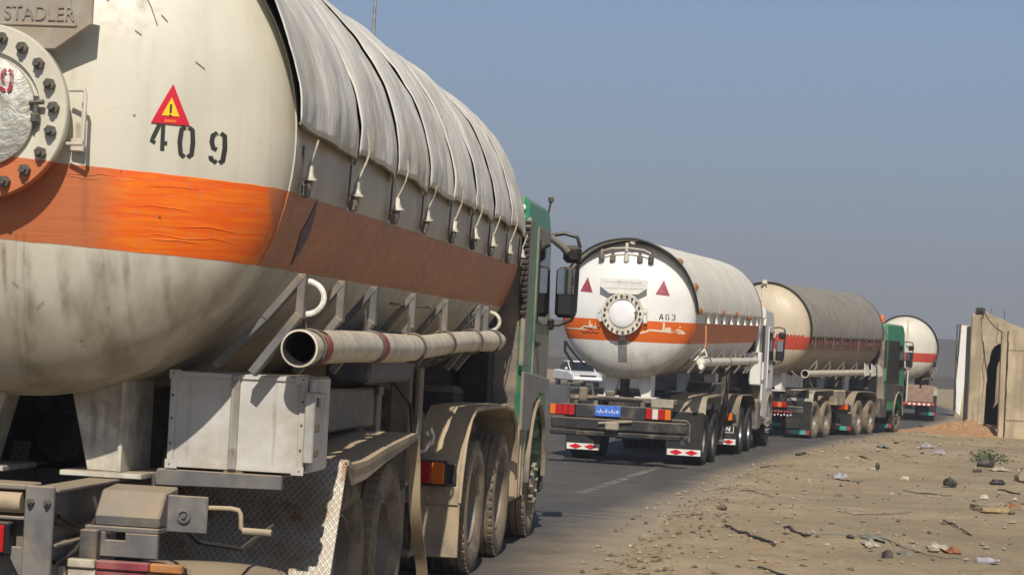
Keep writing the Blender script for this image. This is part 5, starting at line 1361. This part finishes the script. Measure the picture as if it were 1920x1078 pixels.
# a white hand-painted danger word in flowing script, right to left
WORD = [[(1.0, .10), (.93, .30), (.86, .38), (.80, .30)], [(1.0, .10), (.80, .16), (.62, .20), (.56, .22), (.60, .46), (.68, .50), (.70, .38), (.58, .22)],
        [(.545, .95), (.535, .30)], [(.58, .22), (.40, .24), (.22, .28)], [(.22, .28), (.14, .12), (.0, -.02)], [(.88, .62), (.91, .64)]]
SCRIB = [[(.98, .2), (.9, .5), (.8, .3), (.7, .55), (.64, .2), (.5, .4)], [(.95, -.1), (.8, -.2), (.72, .0), (.6, -.2), (.5, -.05), (.35, -.2), (.2, -.1)], [(.45, .5), (.38, .2), (.3, .5)]]
def second_extra(root, tank, cov, c, F):
    Rr, cap = c['R'], c['cap']
    Fm = lambda x, z: (x, F(x, z)[1] - .003, z)
    for x0 in (-.83, .545):
        o = patch(F, [(x0, .305), (x0 + .245, .288), (x0 + .124, .565)], 8).build('red_triangle', M['maroon'], tank, smooth=0)
    digits(F, 'A63', .63, -.135, .068, .10, .035, .016).build('painted_number', M['stencil'], tank, smooth=0)
    strokes(F, WORD, .30, -.385, .76, .034, kz=.21).build('painted_word', M['stencil_white'], tank, smooth=0)
    b = strokes(F, WORD, -.80, -.355, .34, .024, kz=.16); strokes(F, [[(0, 0), (1, -.02)]], -1.12, -.36, .45, .02, b); b.build('painted_word', M['stencil_white'], tank, smooth=0)
    strokes(F, SCRIB, -.86, -.40, .44, .016, kz=.16).build('painted_scrawl', M['stencil'], tank, smooth=0)
    b = MB(); n = 6
    b.add([F(lerp(-.085, .075, i), z) for i in (0, 1) for z in [-.55 - .34 * k / n for k in range(n + 1)]], [(k, k + 1, k + n + 2, k + n + 1) for k in range(n)])
    o = b.build('grey_placard', M['placard'], tank, smooth=0); sm = o.modifiers.new('thick', 'SOLIDIFY'); sm.thickness = .008; sm.offset = 1
    b = MB(); b.lathe([(.05, 0), (.06, -.02), (.045, -.05), (0, -.055)], (-.005, F(0, -.49)[1], -.47), (0, 1, 0), 14); b.box(-.09, .08, F(0, -.5)[1] - .03, F(0, -.5)[1] + .03, -.535, -.50, .008); b.build('drain_boss', M['flange_a'], tank)
    # valves and rail under the overhanging cover
    b = MB(); b.tube([(-.50, -.36, .98), (-.48, -.44, 1.03), (-.3, -.46, 1.09), (0, -.46, 1.11), (.3, -.46, 1.08), (.42, -.44, 1.02), (.44, -.36, .97)], .014, 8); b.build('valve_rail', M['cream'], tank)
    for x in (-.47, -.27, -.02, .22, .42):
        b = MB(); z = .93 if abs(x) < .45 else .96
        b.lathe([(0, .12), (.025, .115), (.03, .05), (.05, .04), (.055, -.06), (.03, -.08), (0, -.08)], (x, -.42, z), (0, 0, 1), 12); b.build('valve', M['chassis' if x != -.02 else 'cream'], tank)
    b = MB(); b.tube([(-.02, -.44, 1.05), (-.02, -.44, 1.20)], .03, 10); b.lathe([(0, .1), (.05, .09), (.06, .0), (0, -.02)], (.07, -.42, 1.19), (.3, 0, 1), 12); b.build('vent_pipe', M['cream'], tank)
    # rear end of the chassis
    b = MB(); b.box(-1.22, 1.22, -.56, -.42, .62, .82, .02); b.box(-1.24, 1.24, -.52, -.44, .50, .60, .02); b.build('bumper_beam', M['oily'], root)
    b = MB(); b.box(-.23, .02, -.66, -.55, .62, .78, .03); b.tube([(-.35, -.6, .74), (.25, -.6, .80)], .022, 8); b.build('tow_coupling', M['cream_guard'], root)
    tail_lamp(root, -1.25, -.80, -.56, .86, 1.04, ['lamp_orange', 'lamp_red', 'lamp_red', 'lamp_red']); tail_lamp(root, .48, .93, -.56, .86, 1.04, ['lamp_red', 'lamp_clear', 'lamp_red', 'lamp_orange'])
    b = MB(); b.box(-1.0, .75, -.50, -.42, .83, 1.06, .01); b.build('lamp_board', M['chassis_dark'], root)
    b = MB(); b.box(-.425, .03, -.585, -.57, .865, 1.055, .005); np_ = b.build('number_plate', M['plate_blue'], root)
    b = MB()
    for k in range(8): ribbon(lambda x, z: (x, -.588, z), [(-.39 + k * .05, .93 + .01 * sin(k * 5)), (-.375 + k * .05, .975 - .02 * cos(k * 3)), (-.36 + k * .05, .93)], .012, b)
    b.build('plate_characters', M['plate_white'], np_, smooth=0)
    b = MB(); b.box(.55, .95, -.47, -.45, 1.07, 1.22, .008); b.build('lamp_panel', M['cream_guard'], root)
    b = MB(); b.box(-.95, 1.0, -.40, -.30, 1.13, 1.22, .01)
    for x in (-.8, -.45, .4, .75): b.box(x - .04, x + .04, -.45, -.25, .8, 1.2, .008)
    b.tube([(-.9, -.45, 1.16), (-.3, -.47, 1.20), (.4, -.46, 1.19)], .025, 8); b.box(-.75, -.6, -.5, -.4, 1.1, 1.36, .02); b.box(-.28, -.12, -.45, -.35, 1.2, 1.32, .02)
    b.build('rear_crossmember', M['rearm'], root)
    b = MB(); b.tube([(-.95, -.42, .9), (-.95, -.42, 1.4), (-.7, -.42, 1.45)], .03, 8); b.tube([(-.7, -.3, 1.22), (-.55, -.3, 1.36), (-.5, -.3, 1.1)], .025, 8); b.build('hose_pipes', M['rearm'], root)
    b = MB(); b.box(1.1, 1.18, -.52, -.45, .42, .82, .01); b.tube([(.9, -.5, .86), (1.2, -.5, .86), (1.26, -.5, .8), (1.26, -.5, .5)], .02, 8); b.build('side_bracket', M['chassis'], root)
    # white pipe with a sling
    z0, z1 = 1.90, 1.97
    b = MB(); P = [(1.27, lerp(.38, 9.0, k / 24), lerp(z0, z1, k / 24)) for k in range(25)]; b.tube(P, .075, 16)
    b.lathe([(0, -.05), (.06, -.04), (.085, 0), (.085, .18), (.075, .19)], P[0], (0, 1, 0), 18); pipe = b.build('hose_pipe', M['white_pipe'], root, smooth=40)
    b = MB(); b.lathe([(0, -.03), (.045, -.02), (.05, .1), (0, .11)], (1.30, .30, 1.82), (0, 1, 0), 14); b.build('pipe_valve', M['bell'], pipe)
    for y in (1.2, 4.2, 7.4):
        b = MB(); b.tube([(1.27 + .08 * cos(a), y, 1.93 + .08 * sin(a)) for a in [2 * pi * k / 14 for k in range(14)]], .012, 6, closed=True); b.build('pipe_clamp', M['chassis'], pipe)
    b = MB(); b.tube([(1.27, .9, -.20), (1.30, .75, -.50), (1.30, .62, -.62)], .012, 6); b.build('orange_cord', M['cord'], cov)
    b = MB(); b.tube([(1.30, .62, 2.14), (1.22, .55, 2.02), (1.14, .5, 1.93), (1.22, .55, 1.98), (1.36, .58, 2.02), (1.30, .62, 2.14)], .013, 6); b.build('rope_sling', M['bell'], pipe)
    b = MB(); b.box(.5, 1.05, 4.2, 5.2, .95, 1.5, .02); b.build('equipment_locker', M['chassis_dark'], root)
    # white letters on the tractor flap
    ta = c['tandem'][0]
    b = MB()
    for i, ch in enumerate('MAN'):
        for st in DIG[ch]: ribbon(lambda x, z: (x, ta - .992, z), [(.80 + i * .115 + u * .09, .50 + v * .09) for u, v in st], .024, b)
    b.build('flap_lettering', M['plate_white'], root, smooth=0)
    b = MB(); ribbon(lambda x, z: (x, ta - .992, z), [(.77, .47), (1.19, .47), (1.19, .60)], .012, b); b.build('flap_frame_mark', M['plate_white'], root, smooth=0)
def second_cab(root, cb, c):
    y0 = c['cab0']
    b = MB(); b.tube([(1.12, y0 - .25, 1.6), (1.12, y0 - .25, 3.0)], .055, 14); b.tube([(1.12, y0 - .25, 3.0), (1.12, y0 - .35, 3.12)], .06, 12); b.build('exhaust_stack', M['cab_white'], cb)
    b = MB(); b.box(.98, 1.24, y0 - .42, y0 - .10, 1.42, 2.18, .03); b.build('stack_guard', M['cab_white'], cb)
    b = MB(); b.box(.86, .98, y0 - .45, y0 - .12, 1.75, 2.15, .02); b.build('stack_guard', M['cab_white'], cb)
    b = MB(); b.box(.8, 1.26, y0 - .05, y0 + .4, 2.9, 3.2, .06); b.build('roof_corner', M['cab_white'], cb)
    b = MB(); b.box(.6, 1.25, y0 - .75, y0 - .05, .42, 1.12, .05); b.build('fuel_tank', M['grey_guard'], cb)
    b = MB(); b.box(1.252, 1.262, y0 - .3, y0 - .05, 1.02, 1.09, .004); b.build('side_marker', M['lamp_clear'], cb)
M['placard'] = worn('grey_placard', (.22, .225, .23), rough=.6, dust=.3, up=.2, scale=12)
M['plate_white'] = plain('white_lettering', (.75, .75, .74), .5)
M['rearm'] = worn('dusty_rear_parts', (.075, .07, .06), rough=.6, dust=.42, up=.5, rust=.15)
M['oily'] = worn('oily_black_steel', (.022, .022, .022), rough=.5, dust=.28, up=.45, rust=.1)
M['white_pipe'] = worn('white_plastic_pipe', (.72, .70, .62), rough=.45, dust=.25, up=.3, var=.06)
M['cord'] = worn('orange_cord', (.55, .25, .08), rough=.8, dust=.2)
M['flange_b'] = worn('white_flange', (.62, .58, .50), rough=.45, dust=.3, up=.3, rust=.1, scale=6)
M['white_cover'] = worn('white_manhole_cover', (.82, .82, .83), rough=.35, dust=.05, up=.1, var=.03)
tanker(dict(P=(2.126, 38.29, 2.462), g=-.3, yaw=13.145, tau=.94, R=1.221, L=10.0, cap=.60, tank='tank_b',
    label='bright white tanker truck with two red triangles and an orange band, second in the queue', mz=-.065, fo=.375, flange='flange_b', cover='white_cover',
    plate=(.42, .285, .55), cover_kind='tarp_b', cover_mat='tarp_b', cover_low=.0, overhang=.5, trailer=[1.75, 3.05], tandem=[7.3, 8.75], front=12.2,
    cab0=10.75, cabL=2.15, cabm='cab_white', cabside='cab_white', cabh=3.15, rear=-.4, rail=(.9, 1.2), outr=[.5, 2.1, 3.8, 5.6, 7.2, 8.8, 9.4], oz=2.16, leg=5.7,
    tguard='chassis', tflap=.2, tflapm='rubber', flapz=.16, flap_strip='diamond', extra=second_extra, cab_extra=second_cab, tyre='tyre_dark', rimm='steel_bright', nutm='steel_bright'))

# ------------------------------------------------------------------ third truck
def third_extra(root, tank, cov, c, F):
    b = MB()
    for k in range(9):
        x = .42 + k * .085
        b.add([F(x, -.155), F(x + .06, -.155), F(x + .085, -.105), F(x + .025, -.105)], [(0, 1, 2, 3)])
    b.build('jagged_edge', M['red_paint'], tank, smooth=0)
    b = MB(); b.box(-1.22, 1.22, -.50, -.40, .66, .84, .02); b.build('bumper_beam', M['chassis_dark'], root)
    b = MB(); b.box(-1.15, 1.18, .20, .22, .78, 1.25, .006); b.build('rear_board', M['oily'], root)
    tail_lamp(root, .42, .80, -.55, .80, .93, ['lamp_red', 'lamp_orange', 'lamp_red']); tail_lamp(root, -.9, -.5, -.55, .8, .93, ['lamp_red', 'lamp_orange', 'lamp_red'])
    b = MB()
    for k in range(7): b.lathe([(.03, 0), (.025, -.02), (0, -.025)], (.40 + k * .085, -.52, .68 + .01 * sin(k * 3)), (0, 1, 0), 8)
    b.build('red_beads', M['red_paint'], root)
    b = MB()
    for k in range(7): b.lathe([(.024, 0), (.02, -.02), (0, -.025)], (.40 + k * .085, -.52, .60 + .01 * cos(k * 3)), (0, 1, 0), 8)
    b.build('white_beads', M['white'], root)
    b = MB(); P = [(1.22, lerp(-.45, 7.0, k / 24), lerp(1.70, 1.80, k / 24)) for k in range(25)]; b.tube(P, .085, 16, caps=False); pipe = b.build('hose_pipe', M['hose'], root, smooth=40)
    b = MB(); b.lathe([(.085, 0), (.11, 0), (.11, .08), (.085, .085)], P[0], (0, 1, 0), 18); b.lathe([(0, .3), (.08, .3), (.085, 0)], P[0], (0, 1, 0), 18, 1); b.build('pipe_mouth', [M['hose'], M['hose_in']], pipe)
    for k, y in enumerate((5.75, 6.6, 7.4)):
        b = MB(); b.prism([(y, 1.68), (y + .55, 1.72), (y + .4, 1.95), (y - .1, 2.06)], 'x', 1.30, 1.32, c=.004); b.build('splash_plate', M['bell'], pipe)
    b = MB(); b.tube([(.85, -.4, 1.75), (1.0, -.45, 1.62), (1.1, -.4, 1.35)], .025, 8); b.tube([(1.22, -.1, 1.62), (1.28, .2, 1.3)], .02, 8); b.build('hose_bracket', M['rearm'], root)
    b = MB(); b.box(.7, 1.24, 2.9, 3.9, .85, 1.28, .03); b.build('equipment_locker', M['tan_guard'], root)
    b = MB(); b.tube([(-.02, -.46, .75), (-.02, -.40, 1.0), (-.02, -.2, 1.2)], .03, 8); b.lathe([(0, .09), (.07, .08), (.08, -.02), (0, -.03)], (-.02, -.3, 1.22), (0, 0, 1), 12); b.build('vent_pipe', M['cream'], tank)
def third_cab(root, cb, c):
    y0, L = c['cab0'], c['cabL']
    b = MB(); b.prism([(y0 + .06, 1.5), (y0 + .18, 2.78), (y0 + L - 1.0, 2.78), (y0 + L - .9, 1.5)], 'x', 1.246, 1.285, c=.006); b.build('side_panel', M['black'], cb)
    b = MB(); b.lathe([(.0, .2), (.07, .19), (.085, .15), (.085, .0), (.1, -.02), (0, -.02)], (1.0, y0 + .25, 3.33), (0, 0, 1), 14); b.build('beacon', M['orange_sign'], cb)
    b = MB(); b.box(.62, 1.25, y0 - .55, y0 + .35, .45, 1.08, .05); b.build('fuel_tank', M['chassis'], cb)
    near_skirt(cb, y0, L, 'dark_fender')
    b = MB(); b.box(.7, 1.24, c['front'] - .64, c['front'] - .62, .12, .75, .006); fl = b.build('mudflap', M['rubber'], cb); flap_strip(fl, .97, c['front'] - .645, .14, .5, 'teal')
tanker(dict(P=(6.775, 56.41, 2.511), g=-.3, yaw=23.0, tau=.69, R=1.2, L=8.14, cap=.60, tank='tank_c',
    label='tanker truck with dusty grey tank cover and green cab, third in the queue', mz=-.06, fo=.37, flange='flange_a', cover='foil', manhole=True,
    cover_kind='sheet', cover_mat='cover_c', cover_low=-.16, overhang=.04, rim=.03, trailer=[.75, 2.0], tandem=[5.6, 7.05], front=10.45,
    cab0=8.62, cabL=2.6, cabm='green', cabside='green', cabh=3.28, rear=-.4, rail=(.9, 1.2), outr=[.6, 2., 3.5, 5., 6.4, 7.4], oz=2.05, leg=3.9,
    tguard='grey_guard', tflap=.12, tflapm='rubber', flapz=.08, flap_strip='teal', extra=third_extra, cab_extra=third_cab, tyre='tyre'))

# ------------------------------------------------------------------ fourth truck
def fourth_extra(root, tank, cov, c, F):
    b = MB(); b.tube([(.08, F(.08, 1.1)[1] - .05, 1.1), (.08, F(.08, .7)[1] - .05, .7), (.08, F(.08, .1)[1] - .06, .1)], .03, 8); b.build('vent_pipe', M['cream'], tank)
    b = MB(); b.box(.15, 1.12, -.52, -.46, .72, 1.36, .02); b.build('rear_board', M['brownboard'], root)
    b = MB(); b.box(-1.2, 1.18, -.58, -.45, .58, .70, .02); b.build('bumper_beam', M['red_paint'], root)
    b = MB()
    for k in range(5): b.box(.2 + k * .18, .3 + k * .18, -.596, -.582, .60, .68, .004)
    b.build('bumper_marks', M['white'], root)
    tail_lamp(root, -.9, -.5, -.56, .75, .9, ['lamp_red', 'lamp_orange', 'lamp_red'])
    b = MB(); b.tube([(.62, -.5, 1.25), (.7, -.5, 1.55), (.95, -.45, 1.62)], .05, 8); b.lathe([(0, .1), (.1, .09), (.12, 0), (0, -.02)], (.98, -.42, 1.55), (0, 0, 1), 12); b.build('hose_coupling', M['black'], root)
    b = MB(); b.tube([(.15, -.52, 1.95), (.13, -.52, .7)], .03, 8); b.build('ladder_rail', M['cream'], root)
M['brownboard'] = worn('brown_red_board', (.27, .17, .125), rough=.7, dust=.35, up=.3)
tanker(dict(P=(15.05, 81.2, 2.42), g=-.3, yaw=9.6, tau=.4, R=1.2, L=8.2, cap=.60, tank='tank_d',
    label='farthest tanker truck, showing only its round cream tank end with a red band', mz=-.06, fo=.3, flange='flange_a', cover='white_cover', manhole=False,
    cover_kind='sheet', cover_mat='cover_c', cover_low=-.16, overhang=.04, rim=.03, trailer=[.9, 2.2], tandem=[5.6, 7.05], front=10.45,
    cab0=8.62, cabL=2.2, cabm='cab_white', cabside='cab_white', rear=-.4, rail=(.9, 1.2), outr=[.6, 2.6, 4.6, 6.6], oz=2.05, leg=3.9,
    tguard='grey_guard', tflap=.2, tflapm='rubber', flapz=.2, flap_strip='teal', extra=fourth_extra))

# ------------------------------------------------------------------ oncoming car
def car():
    root = empty('parked_car', (3.98, 122., -.3), R(14)); tag(root, 'white saloon car seen past the left side of the second truck', 'car')
    b = MB()
    prof = [(-2.15, .28), (-2.2, .5), (-2.15, .68), (-1.2, .86), (1.35, .90), (2.15, .86), (2.2, .55), (2.15, .28)]
    b.prism(prof, 'x', -.86, .86, c=.09); body = b.build('body', M['car_white'], root)
    b = MB(); b.prism([(-1.15, .86), (-.45, 1.36), (.75, 1.38), (1.4, .89)], 'x', -.72, .72, c=.08); b.build('cabin', M['glass'], root)
    b = MB(); b.prism([(-.42, 1.35), (-.38, 1.41), (.7, 1.42), (.74, 1.36)], 'x', -.66, .66, c=.03); b.build('roof', M['car_white'], root)
    for s in (1, -1):
        b = MB(); b.prism([(-1.2, .84), (-.45, 1.37), (-.38, 1.37), (-1.1, .84)], 'x', min(s * .70, s * .745), max(s * .70, s * .745), c=.008); b.build('windscreen_pillar', M['car_white'], root)
        b = MB(); b.box(s * .5, s * .8, -2.2, -2.1, .58, .70, .02); b.build('headlight', M['lamp_clear'], root)
        b = MB(); b.box(s * .86, s * 1.0, -.95, -.85, .92, 1.04, .02); b.build('side_mirror', M['car_white'], root)
        for y in (-1.35, 1.35):
            w = wheel(root, s * .76, y, .31, .2, s, 'tyre_dark')
    b = MB(); b.box(-.48, .48, -2.215, -2.15, .56, .66, .015); b.build('grille', M['black'], root)
    b = MB(); b.box(-.84, .84, -2.27, -2.12, .34, .50, .04); b.build('bumper', M['car_white'], root)
    b = MB(); b.box(-.6, .6, -2.24, -2.15, .22, .33, .02); b.build('air_intake', M['black'], root)
car()
